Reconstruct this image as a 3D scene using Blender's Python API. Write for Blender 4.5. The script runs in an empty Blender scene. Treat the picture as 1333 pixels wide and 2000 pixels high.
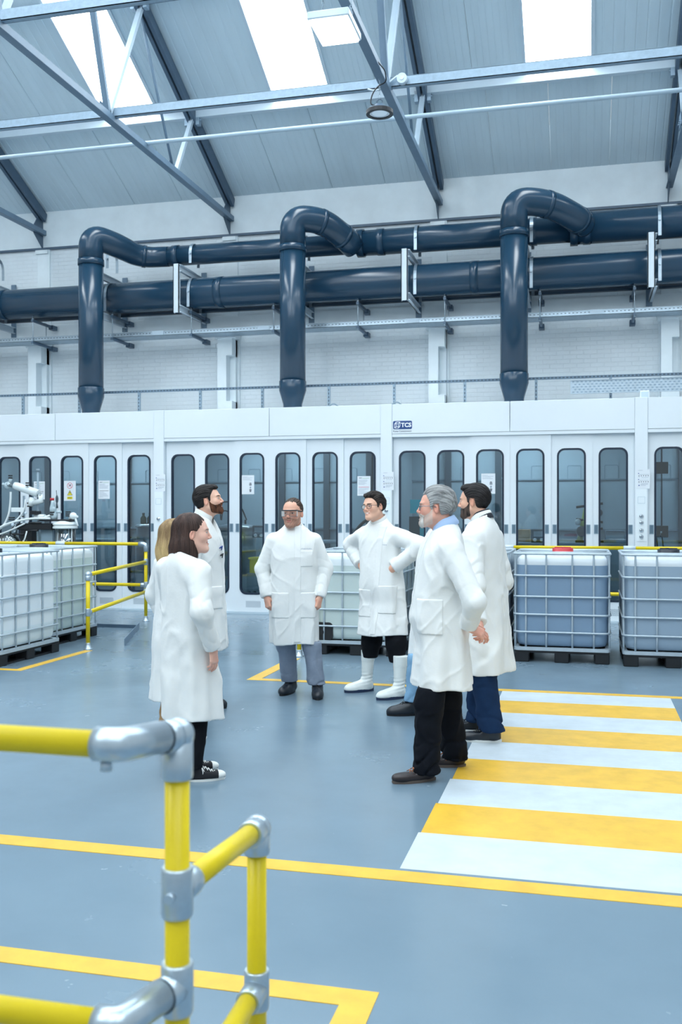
import bpy, math, random
import numpy as np
from mathutils import Vector, Matrix

# ------------------------------------------------------------------ camera, world, light, exposure
scene = bpy.context.scene
COL = scene.collection
R = math.radians
PI = math.pi

cam_data = bpy.data.cameras.new('camera')
cam_data.sensor_fit = 'VERTICAL'
cam_data.sensor_height = 36.0
cam_data.lens = 34.2
cam_data.clip_start = 0.05
cam_data.clip_end = 200
cam_data.dof.use_dof = True
cam_data.dof.focus_distance = 7.0
cam_data.dof.aperture_fstop = 4.0
camera = bpy.data.objects.new('camera', cam_data)
COL.objects.link(camera)
camera.location = (0, 0, 1.6)
camera.rotation_euler = (R(90), 0, math.atan(474 / 1900))
scene.camera = camera

world = bpy.data.worlds.new('world')
scene.world = world
world.use_nodes = True
_bg = world.node_tree.nodes['Background']
_bg.inputs[0].default_value = (0.83, 0.94, 1.0, 1)
_bg.inputs[1].default_value = 0.55

scene.view_settings.view_transform = 'Standard'
scene.view_settings.look = 'None'
scene.view_settings.gamma = 1
scene.view_settings.use_curve_mapping = False
scene.view_settings.exposure = 0.22
SKYLIGHT = 11.0         # radiance of the daylight panes in the roof
SKY_TINT = (0.90, 0.97, 1.0)

# ------------------------------------------------------------------ helpers
def link(o):
    COL.objects.link(o)
    return o

def tag(o, label=None, cat=None, group=None, kind=None):
    if label: o['label'] = label
    if cat: o['category'] = cat
    if group: o['group'] = group
    if kind: o['kind'] = kind
    return o

def empty(name, loc=(0, 0, 0), rz=0, label=None, cat=None, group=None):
    o = bpy.data.objects.new(name, None)
    o.empty_display_size = 0.1
    link(o)
    o.location = loc
    o.rotation_euler = (0, 0, rz)
    return tag(o, label, cat, group)

def copy_tree(o, parent=None):
    c = o.copy()
    link(c)
    if parent is not None:
        c.parent = parent
    for ch in list(o.children):
        copy_tree(ch, c)
    return c

def lin(c):
    return tuple(((v / 255.0) / 12.92 if v / 255.0 <= 0.04045 else ((v / 255.0 + 0.055) / 1.055) ** 2.4) for v in c)

MATS = {}
def mat(name, rgb, rough=0.5, metal=0.0, var=0.0, vscale=6.0, bump=0.0, bscale=40.0, spec=0.5,
        stretch=(1, 1, 1), trans=0.0, attr=False, emit=None, estr=0.0, coat=0.0, sss=0.0, rvar=0.0):
    """rgb is an sRGB 0-255 colour; var mixes in a noise-driven darker tone; bump adds fine relief."""
    if name in MATS:
        return MATS[name]
    m = bpy.data.materials.new(name)
    m.use_nodes = True
    nt = m.node_tree
    b = nt.nodes['Principled BSDF']
    c = lin(rgb)
    b.inputs['Base Color'].default_value = (*c, 1)
    b.inputs['Roughness'].default_value = rough
    b.inputs['Metallic'].default_value = metal
    b.inputs['Specular IOR Level'].default_value = spec
    if coat: b.inputs['Coat Weight'].default_value = coat
    if trans: b.inputs['Transmission Weight'].default_value = trans
    if sss:
        b.inputs['Subsurface Weight'].default_value = sss
        b.inputs['Subsurface Radius'].default_value = (0.01, 0.004, 0.002)
    if emit:
        b.inputs['Emission Color'].default_value = (*emit, 1)
        b.inputs['Emission Strength'].default_value = estr
    src = None
    if attr:
        a = nt.nodes.new('ShaderNodeAttribute')
        a.attribute_name = 'Col'
        src = a.outputs['Color']
        nt.links.new(src, b.inputs['Base Color'])
    tc = None
    if var or bump or rvar:
        tc = nt.nodes.new('ShaderNodeTexCoord')
        mp = nt.nodes.new('ShaderNodeMapping')
        mp.inputs['Scale'].default_value = stretch
        nt.links.new(tc.outputs['Object'], mp.inputs['Vector'])
    if var or rvar:
        n = nt.nodes.new('ShaderNodeTexNoise')
        n.inputs['Scale'].default_value = vscale
        n.inputs['Detail'].default_value = 6
        n.inputs['Roughness'].default_value = 0.6
        nt.links.new(mp.outputs['Vector'], n.inputs['Vector'])
        if var:
            mx = nt.nodes.new('ShaderNodeMix')
            mx.data_type = 'RGBA'
            mx.blend_type = 'MULTIPLY'
            mx.inputs['Factor'].default_value = 1.0
            rm = nt.nodes.new('ShaderNodeMapRange')
            rm.inputs['From Min'].default_value = 0.3
            rm.inputs['From Max'].default_value = 0.7
            rm.inputs['To Min'].default_value = 1 - var
            rm.inputs['To Max'].default_value = 1 + var * 0.4
            nt.links.new(n.outputs['Fac'], rm.inputs['Value'])
            if src is not None: nt.links.new(src, mx.inputs[6])
            else: mx.inputs[6].default_value = (*c, 1)
            nt.links.new(rm.outputs['Result'], mx.inputs[7])
            nt.links.new(mx.outputs[2], b.inputs['Base Color'])
        if rvar:
            r2 = nt.nodes.new('ShaderNodeMapRange')
            r2.inputs['From Min'].default_value = 0.3
            r2.inputs['From Max'].default_value = 0.7
            r2.inputs['To Min'].default_value = rough - rvar
            r2.inputs['To Max'].default_value = rough + rvar
            nt.links.new(n.outputs['Fac'], r2.inputs['Value'])
            nt.links.new(r2.outputs['Result'], b.inputs['Roughness'])
    if bump:
        n2 = nt.nodes.new('ShaderNodeTexNoise')
        n2.inputs['Scale'].default_value = bscale
        n2.inputs['Detail'].default_value = 4
        nt.links.new(mp.outputs['Vector'], n2.inputs['Vector'])
        bp = nt.nodes.new('ShaderNodeBump')
        bp.inputs['Strength'].default_value = bump
        bp.inputs['Distance'].default_value = 0.01
        nt.links.new(n2.outputs['Fac'], bp.inputs['Height'])
        nt.links.new(bp.outputs['Normal'], b.inputs['Normal'])
    MATS[name] = m
    return m

def glass_mat(name, tint=(0.93, 0.97, 1.0), refl=0.08, rough=0.02):
    """thin pane: see-through with a Fresnel reflection"""
    if name in MATS:
        return MATS[name]
    m = bpy.data.materials.new(name)
    m.use_nodes = True
    nt = m.node_tree
    nt.nodes.remove(nt.nodes['Principled BSDF'])
    out = nt.nodes['Material Output']
    tr = nt.nodes.new('ShaderNodeBsdfTransparent')
    tr.inputs['Color'].default_value = (*tint, 1)
    gl = nt.nodes.new('ShaderNodeBsdfGlossy')
    gl.inputs['Roughness'].default_value = rough
    fr = nt.nodes.new('ShaderNodeFresnel')
    fr.inputs['IOR'].default_value = 1.5
    ad = nt.nodes.new('ShaderNodeMath')
    ad.operation = 'MULTIPLY_ADD'
    ad.inputs[1].default_value = 1.3
    ad.inputs[2].default_value = refl
    nt.links.new(fr.outputs['Fac'], ad.inputs[0])
    mx = nt.nodes.new('ShaderNodeMixShader')
    nt.links.new(ad.outputs[0], mx.inputs['Fac'])
    nt.links.new(tr.outputs[0], mx.inputs[1])
    nt.links.new(gl.outputs[0], mx.inputs[2])
    nt.links.new(mx.outputs[0], out.inputs['Surface'])
    MATS[name] = m
    return m

class MB:
    """collects simple solids; build() links them as ONE mesh object"""
    def __init__(self):
        self.v = []; self.f = []; self.s = []; self.mi = []; self.cur = 0
    def add(self, vs, fs, smooth=False):
        o = len(self.v)
        self.v += [tuple(p) for p in vs]
        for f in fs:
            self.f.append(tuple(i + o for i in f)); self.s.append(smooth); self.mi.append(self.cur)
        return self
    def box(self, x0, x1, y0, y1, z0, z1, M=None):
        vs = [(x, y, z) for x in (x0, x1) for y in (y0, y1) for z in (z0, z1)]
        if M is not None: vs = [M @ Vector(p) for p in vs]
        return self.add(vs, [(0, 1, 3, 2), (4, 6, 7, 5), (0, 4, 5, 1), (2, 3, 7, 6), (0, 2, 6, 4), (1, 5, 7, 3)])
    def bbox(self, x0, x1, y0, y1, z0, z1, r=0.005, M=None):
        """box with chamfered edges"""
        r = min(r, (x1-x0)*.49, (y1-y0)*.49, (z1-z0)*.49)
        xs, ys, zs = (x0, x1), (y0, y1), (z0, z1)
        vs = []; idx = {}
        for i in (0, 1):
            for j in (0, 1):
                for k in (0, 1):
                    sx, sy, sz = (1, -1)[i], (1, -1)[j], (1, -1)[k]
                    c = (xs[i], ys[j], zs[k])
                    for a in range(3):
                        p = [c[0] + sx*r, c[1] + sy*r, c[2] + sz*r]
                        p[a] = c[a]
                        idx[(i, j, k, a)] = len(vs); vs.append(tuple(p))
        fs = []
        def I(t, a): return idx[(t[0], t[1], t[2], a)]
        for a in range(3):
            b, c = (a+1) % 3, (a+2) % 3
            for s in (0, 1):
                q = []
                for (u, w) in ((0, 0), (1, 0), (1, 1), (0, 1)):
                    t = [0, 0, 0]; t[a] = s; t[b] = u; t[c] = w
                    q.append(I(t, a))
                fs.append(tuple(q if s else q[::-1]))
        for a in range(3):
            b, c = (a+1) % 3, (a+2) % 3
            for (u, w) in ((0, 0), (1, 0), (1, 1), (0, 1)):
                t0 = [0, 0, 0]; t0[b] = u; t0[c] = w; t1 = list(t0); t1[a] = 1
                q = [I(t0, b), I(t1, b), I(t1, c), I(t0, c)]
                fs.append(tuple(q))
        for i in (0, 1):
            for j in (0, 1):
                for k in (0, 1):
                    fs.append((idx[(i, j, k, 0)], idx[(i, j, k, 1)], idx[(i, j, k, 2)]))
        if M is not None: vs = [M @ Vector(p) for p in vs]
        self.fix = True
        return self.add(vs, fs)
    def tube(self, pts, r, n=10, caps=True, smooth=True, closed=False):
        """round bar along a path; r a number or one per point"""
        pts = [Vector(p) for p in pts]
        m = len(pts)
        rs = r if hasattr(r, '__len__') else [r] * m
        if closed:
            T = [(pts[(i+1) % m] - pts[i-1]).normalized() for i in range(m)]
        else:
            T = [(pts[min(i+1, m-1)] - pts[max(i-1, 0)]).normalized() for i in range(m)]
        ref = Vector((0, 0, 1)) if abs(T[0].z) < 0.9 else Vector((1, 0, 0))
        u = T[0].cross(ref).normalized()
        vs = []
        for i in range(m):
            u = (u - T[i] * u.dot(T[i]))
            u = u.normalized() if u.length > 1e-6 else T[i].orthogonal().normalized()
            w = T[i].cross(u)
            k = 1.0
            if 0 < i < m-1 or closed:
                a = (pts[i] - pts[i-1]).normalized(); k = 1 / max(0.5, math.sqrt(max(0.05, (1 + a.dot((pts[(i+1) % m]-pts[i]).normalized())) / 2)))
                k = min(k, 1.15)
            for j in range(n):
                t = 2*PI*j/n
                vs.append(pts[i] + (u*math.cos(t) + w*math.sin(t)) * rs[i] * k)
        fs = []
        for i in range(m if closed else m-1):
            i2 = (i+1) % m
            for j in range(n):
                j2 = (j+1) % n
                fs.append((i*n+j, i*n+j2, i2*n+j2, i2*n+j))
        self.add(vs, fs, smooth)
        if caps and not closed:
            o = len(self.v) - len(vs)
            self.f.append(tuple(o + j for j in range(n))[::-1]); self.s.append(False); self.mi.append(self.cur)
            self.f.append(tuple(o + (m-1)*n + j for j in range(n))); self.s.append(False); self.mi.append(self.cur)
        return self
    def bar(self, a, b, w, h, upv=(0, 0, 1)):
        """rectangular bar from a to b, w across, h along upv"""
        a, b = Vector(a), Vector(b)
        d = (b - a).normalized(); upv = Vector(upv)
        if abs(d.dot(upv)) > 0.98: upv = Vector((0, 1, 0))
        s = d.cross(upv).normalized(); t = s.cross(d).normalized()
        vs = [p + s*i*w/2 + t*j*h/2 for p in (a, b) for (i, j) in ((-1, -1), (1, -1), (1, 1), (-1, 1))]
        return self.add(vs, [(0, 1, 2, 3), (7, 6, 5, 4), (0, 4, 5, 1), (1, 5, 6, 2), (2, 6, 7, 3), (3, 7, 4, 0)])
    def lathe(self, prof, n=20, M=None, smooth=True):
        """prof: list of (r, z)"""
        vs = []
        for (r, z) in prof:
            for j in range(n):
                t = 2*PI*j/n
                vs.append(Vector((r*math.cos(t), r*math.sin(t), z)))
        if M is not None: vs = [M @ p for p in vs]
        fs = []
        for i in range(len(prof)-1):
            for j in range(n):
                j2 = (j+1) % n
                fs.append((i*n+j, i*n+j2, (i+1)*n+j2, (i+1)*n+j))
        fs2 = [tuple(range(n))[::-1], tuple((len(prof)-1)*n + j for j in range(n))]
        self.add(vs, fs, smooth)
        o = len(self.v) - len(vs)
        for f in fs2:
            self.f.append(tuple(i+o for i in f)); self.s.append(False); self.mi.append(self.cur)
        return self
    def prism(self, poly, z0, z1, M=None, smooth=False):
        """polygon (x, y) extruded along z"""
        n = len(poly)
        vs = [Vector((x, y, z0)) for x, y in poly] + [Vector((x, y, z1)) for x, y in poly]
        if M is not None: vs = [M @ p for p in vs]
        o = len(self.v)
        self.add(vs, [(i, (i+1) % n, n+(i+1) % n, n+i) for i in range(n)], smooth)
        self.f.append(tuple(o+i for i in range(n))[::-1]); self.s.append(False); self.mi.append(self.cur)
        self.f.append(tuple(o+n+i for i in range(n))); self.s.append(False); self.mi.append(self.cur)
        return self
    def ring(self, outer, inner, z0, z1, M=None):
        """band between two closed outlines with equal point counts, extruded along z"""
        n = len(outer)
        vs = []
        for z in (z0, z1):
            for L in (outer, inner):
                vs += [Vector((x, y, z)) for x, y in L]
        if M is not None: vs = [M @ p for p in vs]
        fs = []
        for i in range(n):
            j = (i+1) % n
            fs += [(i, j, 2*n+j, 2*n+i), (n+j, n+i, 3*n+i, 3*n+j), (2*n+i, 2*n+j, 3*n+j, 3*n+i), (j, i, n+i, n+j)]
        return self.add(vs, fs)
    def ball(self, c, r, n=12, m=8):
        rx, ry, rz = r if hasattr(r, '__len__') else (r, r, r)
        prof = []
        vs = [Vector((c[0], c[1], c[2]-rz))]
        for i in range(1, m):
            t = -PI/2 + PI*i/m
            for j in range(n):
                a = 2*PI*j/n
                vs.append(Vector((c[0]+rx*math.cos(t)*math.cos(a), c[1]+ry*math.cos(t)*math.sin(a), c[2]+rz*math.sin(t))))
        vs.append(Vector((c[0], c[1], c[2]+rz)))
        fs = [(0, 1+(j+1) % n, 1+j) for j in range(n)]
        for i in range(m-2):
            for j in range(n):
                j2 = (j+1) % n
                fs.append((1+i*n+j, 1+i*n+j2, 1+(i+1)*n+j2, 1+(i+1)*n+j))
        L = len(vs)-1; o = 1+(m-2)*n
        fs += [(o+j, o+(j+1) % n, L) for j in range(n)]
        return self.add(vs, fs, True)
    def mesh(self, name, mats):
        me = bpy.data.meshes.new(name)
        me.from_pydata([tuple(p) for p in self.v], [], self.f)
        if not isinstance(mats, (list, tuple)): mats = [mats]
        for m in mats: me.materials.append(m)
        me.polygons.foreach_set('use_smooth', self.s)
        me.polygons.foreach_set('material_index', self.mi)
        me.update()
        if getattr(self, 'fix', False):
            import bmesh
            bm = bmesh.new(); bm.from_mesh(me)
            bmesh.ops.recalc_face_normals(bm, faces=bm.faces)
            bm.to_mesh(me); bm.free()
        return me
    def build(self, name, mats, parent=None, loc=None, rz=None):
        o = bpy.data.objects.new(name, self.mesh(name, mats))
        link(o)
        if parent is not None: o.parent = parent
        if loc is not None: o.location = loc
        if rz is not None: o.rotation_euler = (0, 0, rz)
        return o

def inst(name, me, parent=None, loc=(0, 0, 0), rz=0):
    o = bpy.data.objects.new(name, me)
    link(o)
    if parent is not None: o.parent = parent
    o.location = loc
    o.rotation_euler = (0, 0, rz)
    return o

def rrect(x0, x1, y0, y1, r, n=5):
    """rounded rectangle outline, counter-clockwise"""
    pts = []
    for cx, cy, a0 in ((x1-r, y0+r, -90), (x1-r, y1-r, 0), (x0+r, y1-r, 90), (x0+r, y0+r, 180)):
        for i in range(n+1):
            t = R(a0 + 90*i/n)
            pts.append((cx + r*math.cos(t), cy + r*math.sin(t)))
    return pts

def frame_xz(x=0, y=0, z=0):
    """maps prism-space (x, y, z) to world with prism y -> up and prism z -> towards the camera (-Y)"""
    return Matrix(((1, 0, 0, x), (0, 0, -1, y), (0, 1, 0, z), (0, 0, 0, 1)))

def arc(c, r, a0, a1, n, ax1, ax2):
    c, ax1, ax2 = Vector(c), Vector(ax1), Vector(ax2)
    return [c + ax1*r*math.cos(R(a0+(a1-a0)*i/n)) + ax2*r*math.sin(R(a0+(a1-a0)*i/n)) for i in range(n+1)]

def fillet(pts, r, n=6):
    """rounds the corners of a polyline"""
    pts = [Vector(p) for p in pts]
    out = [pts[0]]
    for i in range(1, len(pts)-1):
        a, b, c = pts[i-1], pts[i], pts[i+1]
        d1, d2 = (a-b).normalized(), (c-b).normalized()
        rr = min(r, (a-b).length*.49, (c-b).length*.49)
        p, q = b + d1*rr, b + d2*rr
        for k in range(n+1):
            t = k/n
            out.append(p*(1-t)**2 + b*2*t*(1-t) + q*t*t)
    out.append(pts[-1])
    return out

def text(name, body, size, m, parent, loc, depth=0.001, bold=0.0, align='LEFT', rot=(PI/2, 0, 0)):
    cu = bpy.data.curves.new(name, 'FONT')
    cu.body = body
    cu.size = size
    cu.extrude = depth
    cu.offset = bold
    cu.align_x = align
    cu.resolution_u = 3
    tmp = bpy.data.objects.new(name, cu)
    link(tmp)
    dg = bpy.context.evaluated_depsgraph_get()
    me = bpy.data.meshes.new_from_object(tmp.evaluated_get(dg))
    bpy.data.objects.remove(tmp)
    me.materials.clear(); me.materials.append(m)
    o = bpy.data.objects.new(name, me)
    link(o)
    o.parent = parent
    o.location = loc
    o.rotation_euler = rot
    return o
# ------------------------------------------------------------------ materials of the hall
def floor_mat():
    m = mat('floor_paint', (110, 132, 148), 0.24, var=0.09, vscale=0.9, bump=0.04, bscale=9, rvar=0.06)
    nt = m.node_tree
    b = nt.nodes['Principled BSDF']
    # scuffs: small pale and dark flecks in the paint
    tc = nt.nodes.new('ShaderNodeTexCoord')
    n = nt.nodes.new('ShaderNodeTexNoise'); n.inputs['Scale'].default_value = 34; n.inputs['Detail'].default_value = 6; n.inputs['Roughness'].default_value = 0.7
    mp = nt.nodes.new('ShaderNodeMapping'); mp.inputs['Scale'].default_value = (1, 0.4, 1); mp.inputs['Rotation'].default_value = (0, 0, 0.5)
    nt.links.new(tc.outputs['Object'], mp.inputs['Vector']); nt.links.new(mp.outputs['Vector'], n.inputs['Vector'])
    old = b.inputs['Base Color'].links[0].from_socket
    prev = old
    for lo, hi, col, k in ((0.68, 0.78, (0.46, 0.56, 0.63, 1), 0.35), (0.31, 0.22, (0.16, 0.22, 0.27, 1), 0.35)):
        rm = nt.nodes.new('ShaderNodeMapRange')
        rm.inputs['From Min'].default_value = lo; rm.inputs['From Max'].default_value = hi
        rm.inputs['To Max'].default_value = k
        nt.links.new(n.outputs['Fac'], rm.inputs['Value'])
        mx = nt.nodes.new('ShaderNodeMix'); mx.data_type = 'RGBA'
        nt.links.new(rm.outputs['Result'], mx.inputs['Factor'])
        nt.links.new(prev, mx.inputs[6]); mx.inputs[7].default_value = col
        prev = mx.outputs[2]
    nt.links.new(prev, b.inputs['Base Color'])
    return m

def brick_mat():
    """white-painted brickwork: relief only"""
    m = mat('painted_brick', (226, 236, 242), 0.6, var=0.07, vscale=1.3)
    nt = m.node_tree
    b = nt.nodes['Principled BSDF']
    tc = nt.nodes.new('ShaderNodeTexCoord')
    mp = nt.nodes.new('ShaderNodeMapping')
    mp.inputs['Rotation'].default_value = (R(-90), 0, 0)
    br = nt.nodes.new('ShaderNodeTexBrick')
    br.inputs['Scale'].default_value = 1.0
    br.inputs['Brick Width'].default_value = 0.225
    br.inputs['Row Height'].default_value = 0.075
    br.inputs['Mortar Size'].default_value = 0.008
    br.inputs['Mortar Smooth'].default_value = 0.4
    nt.links.new(tc.outputs['Object'], mp.inputs['Vector'])
    nt.links.new(mp.outputs['Vector'], br.inputs['Vector'])
    ns = nt.nodes.new('ShaderNodeTexNoise'); ns.inputs['Scale'].default_value = 5; ns.inputs['Detail'].default_value = 6
    nt.links.new(tc.outputs['Object'], ns.inputs['Vector'])
    ma = nt.nodes.new('ShaderNodeMath'); ma.operation = 'MULTIPLY_ADD'; ma.inputs[1].default_value = -1.0
    nt.links.new(br.outputs['Fac'], ma.inputs[0]); nt.links.new(ns.outputs['Fac'], ma.inputs[2])
    bp = nt.nodes.new('ShaderNodeBump'); bp.inputs['Strength'].default_value = 0.55; bp.inputs['Distance'].default_value = 0.02
    nt.links.new(ma.outputs[0], bp.inputs['Height']); nt.links.new(bp.outputs['Normal'], b.inputs['Normal'])
    return m

M_floor = floor_mat()
M_brick = brick_mat()
M_wallpaint = mat('wall_paint', (226, 237, 243), 0.6, var=0.08, vscale=2.0, bump=0.06, bscale=12)
M_roof = mat('roof_sheet', (208, 226, 236), 0.5, var=0.07, vscale=1.2, stretch=(3, .4, 1))
M_pane = mat('skylight_pane', (235, 245, 250), 0.4, emit=SKY_TINT, estr=SKYLIGHT)
M_line = mat('yellow_paint', (222, 178, 60), 0.38, var=0.16, vscale=7, bump=0.05, bscale=30)
M_white_line = mat('white_paint', (194, 206, 215), 0.36, var=0.12, vscale=6, bump=0.05, bscale=30)
M_steel = mat('painted_steel', (106, 130, 151), 0.45, var=0.10, vscale=5)
M_dark_steel = mat('dark_steel', (78, 100, 121), 0.45, var=0.12, vscale=4)
M_light_steel = mat('light_steel', (170, 188, 202), 0.45, var=0.06, vscale=4)
M_galv = mat('galvanised_steel', (172, 189, 202), 0.38, metal=0.75, var=0.16, vscale=18)
M_galv_dull = mat('dull_galvanised_steel', (150, 172, 190), 0.5, metal=0.35, var=0.15, vscale=18)
M_white_metal = mat('white_box_section', (203, 219, 231), 0.45, var=0.05, vscale=4)

# ------------------------------------------------------------------ floor with its painted markings
floor = MB().box(-16, 9, -6, 17.2, -0.2, 0).build('floor', M_floor); tag(floor, kind='structure')
def painted(name, x0, x1, y0, y1, m, z=0.0025, label=None):
    o = MB().box(x0, x1, y0, y1, -0.001, z).build(name, m, floor)
    if label: o['label'] = label
    return o
painted('painted_line', -9, 2.5, 4.15, 4.27, M_line, label='yellow line across the floor in front of the crossing')
painted('painted_line', -9, -0.66, 3.06, 3.17, M_line, label='yellow line behind the near railing')
painted('painted_line', -0.77, -0.66, 0.4, 3.06, M_line, label='yellow line running towards the viewer')
painted('painted_line', -9, -5.50, 8.72, 8.81, M_line)
painted('painted_line', -5.60, -5.50, 8.81, 10.2, M_line)
painted('painted_line', -3.12, 2.5, 8.78, 8.88, M_line)
painted('painted_line', -3.12, -3.00, 8.88, 10.2, M_line)
for i in range(9):
    y0 = 4.30 + i * 0.5055
    st = painted('crossing_stripe', -0.80 + 0.012*i, 0.725, y0, y0 + 0.5055, M_line if i % 2 else M_white_line,
                 z=0.0015)
    st['label'] = 'yellow crossing stripe' if i % 2 else 'white crossing stripe'

# ------------------------------------------------------------------ back wall, wall plate, pilasters
YW, ZE, SL = 17.0, 7.42, 0.47
FX = [-14.05, -10.2, -6.33, -2.45, 1.38, 5.25]
wall_back = MB().box(-16, 9, YW, YW+0.3, 0, 6.72).build('wall_back', M_brick); tag(wall_back, kind='structure')
MB().box(-16, 9, YW-0.03, YW+0.3, 6.74, 8.2).build('wall_plate', M_wallpaint, wall_back)
MB().box(-16, 9, YW-0.05, YW, 6.70, 6.74).build('ledge', M_dark_steel, wall_back)
MB().box(-16, 9, YW-0.03, YW, 4.86, 5.22).build('wall_beam', M_wallpaint, wall_back)
for x in FX:
    b = MB()
    b.box(x-.17, x+.17, YW-.05, YW, 0, 4.90)
    b.box(x-.15, x+.02, YW-.34, YW-.05, 0, 4.86); b.box(x+.02, x+.13, YW-.14, YW-.05, 0, 4.86)
    b.box(x+.02, x+.13, YW-.34, YW-.05, 4.45, 4.80); b.box(x+.02, x+.13, YW-.34, YW-.05, 0, 3.62)
    b.box(x-.20, x+.20, YW-.36, YW-.05, 4.76, 4.87)
    b.build('pilaster', M_wallpaint, wall_back)
    MB().box(x-.13, x+.13, YW-.035, YW, 5.22, 6.70).build('pilaster', M_wallpaint, wall_back)
    MB().box(x-.16, x+.10, YW-.07, YW-.03, 6.62, 6.69).build('pad_stone', M_wallpaint, wall_back)

# ------------------------------------------------------------------ roof: sheeted panels with daylight panes
RIDGE_Y = 5.5
ceiling = empty('ceiling', (0, 0, 0)); tag(ceiling, kind='structure')
def roof_pt(x, y, off=0.0):
    """point on the underside of the roof, off metres below it"""
    z = ZE + (YW - y)*SL if y >= RIDGE_Y else ZE + (YW - RIDGE_Y)*SL - (RIDGE_Y - y)*SL
    return Vector((x, y, z - off))
def roof_panel(x0, x1, ya, yb, up=1, lift=0.0):
    """one insulated sheet with shallow ribs on its underside, running up the slope"""
    b = MB(); g = 0.004
    n = 8
    prof = []
    w = (x1 - x0 - 2*g) / n
    for i in range(n):
        xx = x0 + g + i*w
        prof += [(xx, 0), (xx + w*.82, 0), (xx + w*.86, 0.004), (xx + w*.96, 0.004)]
    prof.append((x1 - g, 0))
    vs = []
    for y in (ya, yb):
        for (x, o) in prof:
            p = roof_pt(x, y); vs.append((p.x, p.y, p.z + o + lift))
    m = len(prof)
    fs = [(i, i+1, m+i+1, m+i) for i in range(m-1)]
    top = []
    for (x, y) in ((x0+g, ya), (x1-g, ya), (x1-g, yb), (x0+g, yb)):
        p = roof_pt(x, y); top.append((p.x, p.y, p.z + 0.06 + lift))
    o = len(vs); vs += top
    fs += [(o+3, o+2, o+1, o), (0, o, o+1, m-1), (m, 2*m-1, o+2, o+3), (0, m, o+3, o), (m-1, o+1, o+2, 2*m-1)]
    b.add(vs, fs)
    return b.build('roof_panel', M_roof, ceiling)
def roof_pane(x0, x1, ya, yb):
    b = MB()
    vs = []
    for off in (-0.02, -0.05):
        for (x, y) in ((x0, ya), (x1, ya), (x1, yb), (x0, yb)):
            vs.append(tuple(roof_pt(x, y, off)))
    b.add(vs, [(0, 1, 2, 3), (7, 6, 5, 4), (0, 4, 5, 1), (1, 5, 6, 2), (2, 6, 7, 3), (3, 7, 4, 0)])
    o = b.build('daylight_pane', M_pane, ceiling)
    f = MB()
    for (x, y, x2, y2) in ((x0, ya, x0, yb), (x1, ya, x1, yb)):
        f.bar(roof_pt(x, y, 0.005), roof_pt(x2, y2, 0.005), 0.05, 0.05)
    f.build('pane_trim', M_white_metal, ceiling)
    return o
PY = [15.15, 13.15, 11.15, 9.15, 7.15]      # purlin lines
for k in range(len(FX)-1):
    xa = FX[k]
    w = (FX[k+1] - xa) / 4
    if k == 0: w = (FX[1]-FX[0]) / 4
    for i in range(4):
        x0, x1 = xa + i*w, xa + (i+1)*w
        roof_panel(x0, x1, 15.13, YW + 0.05)
        if i == 1:      # third daylight strip of each bay
            pass
    sx0, sx1 = {0: (-11.75, -10.75), 1: (-7.90, -6.92), 2: (-4.90, -3.92), 3: (-0.87, 0.13), 4: (3.2, 4.2)}[k]
    edges = [xa] + [e for e in ()]
    segs = []
    for (a, c) in ((xa, sx0), (sx1, FX[k+1])):
        n = max(1, round((c - a) / 0.96))
        for i in range(n):
            segs.append((a + (c-a)*i/n, a + (c-a)*(i+1)/n))
    for (a, c) in segs:
        roof_panel(a, c, RIDGE_Y, 15.13, lift=0.012)
        roof_panel(a, c, RIDGE_Y, -5.0, lift=0.012)
    roof_pane(sx0, sx1, 15.13, RIDGE_Y + 1.0)
    roof_pane(sx0, sx1, RIDGE_Y - 1.0, -4.5)
    roof_panel(sx0, sx1, RIDGE_Y, RIDGE_Y + 1.0, lift=0.012)
    roof_panel(sx0, sx1, RIDGE_Y, RIDGE_Y - 1.0, lift=0.012)
    roof_panel(sx0, sx1, -4.5, -5.0, lift=0.012)
    # white box purlins spanning the bay between rafters
    for y in PY[:3]:
        p0, p1 = roof_pt(FX[k]+.06, y, 0.07), roof_pt(FX[k+1]-.06, y, 0.07)
        MB().bar(p0, p1, 0.10, 0.12).build('purlin', M_white_metal, ceiling)

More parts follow.
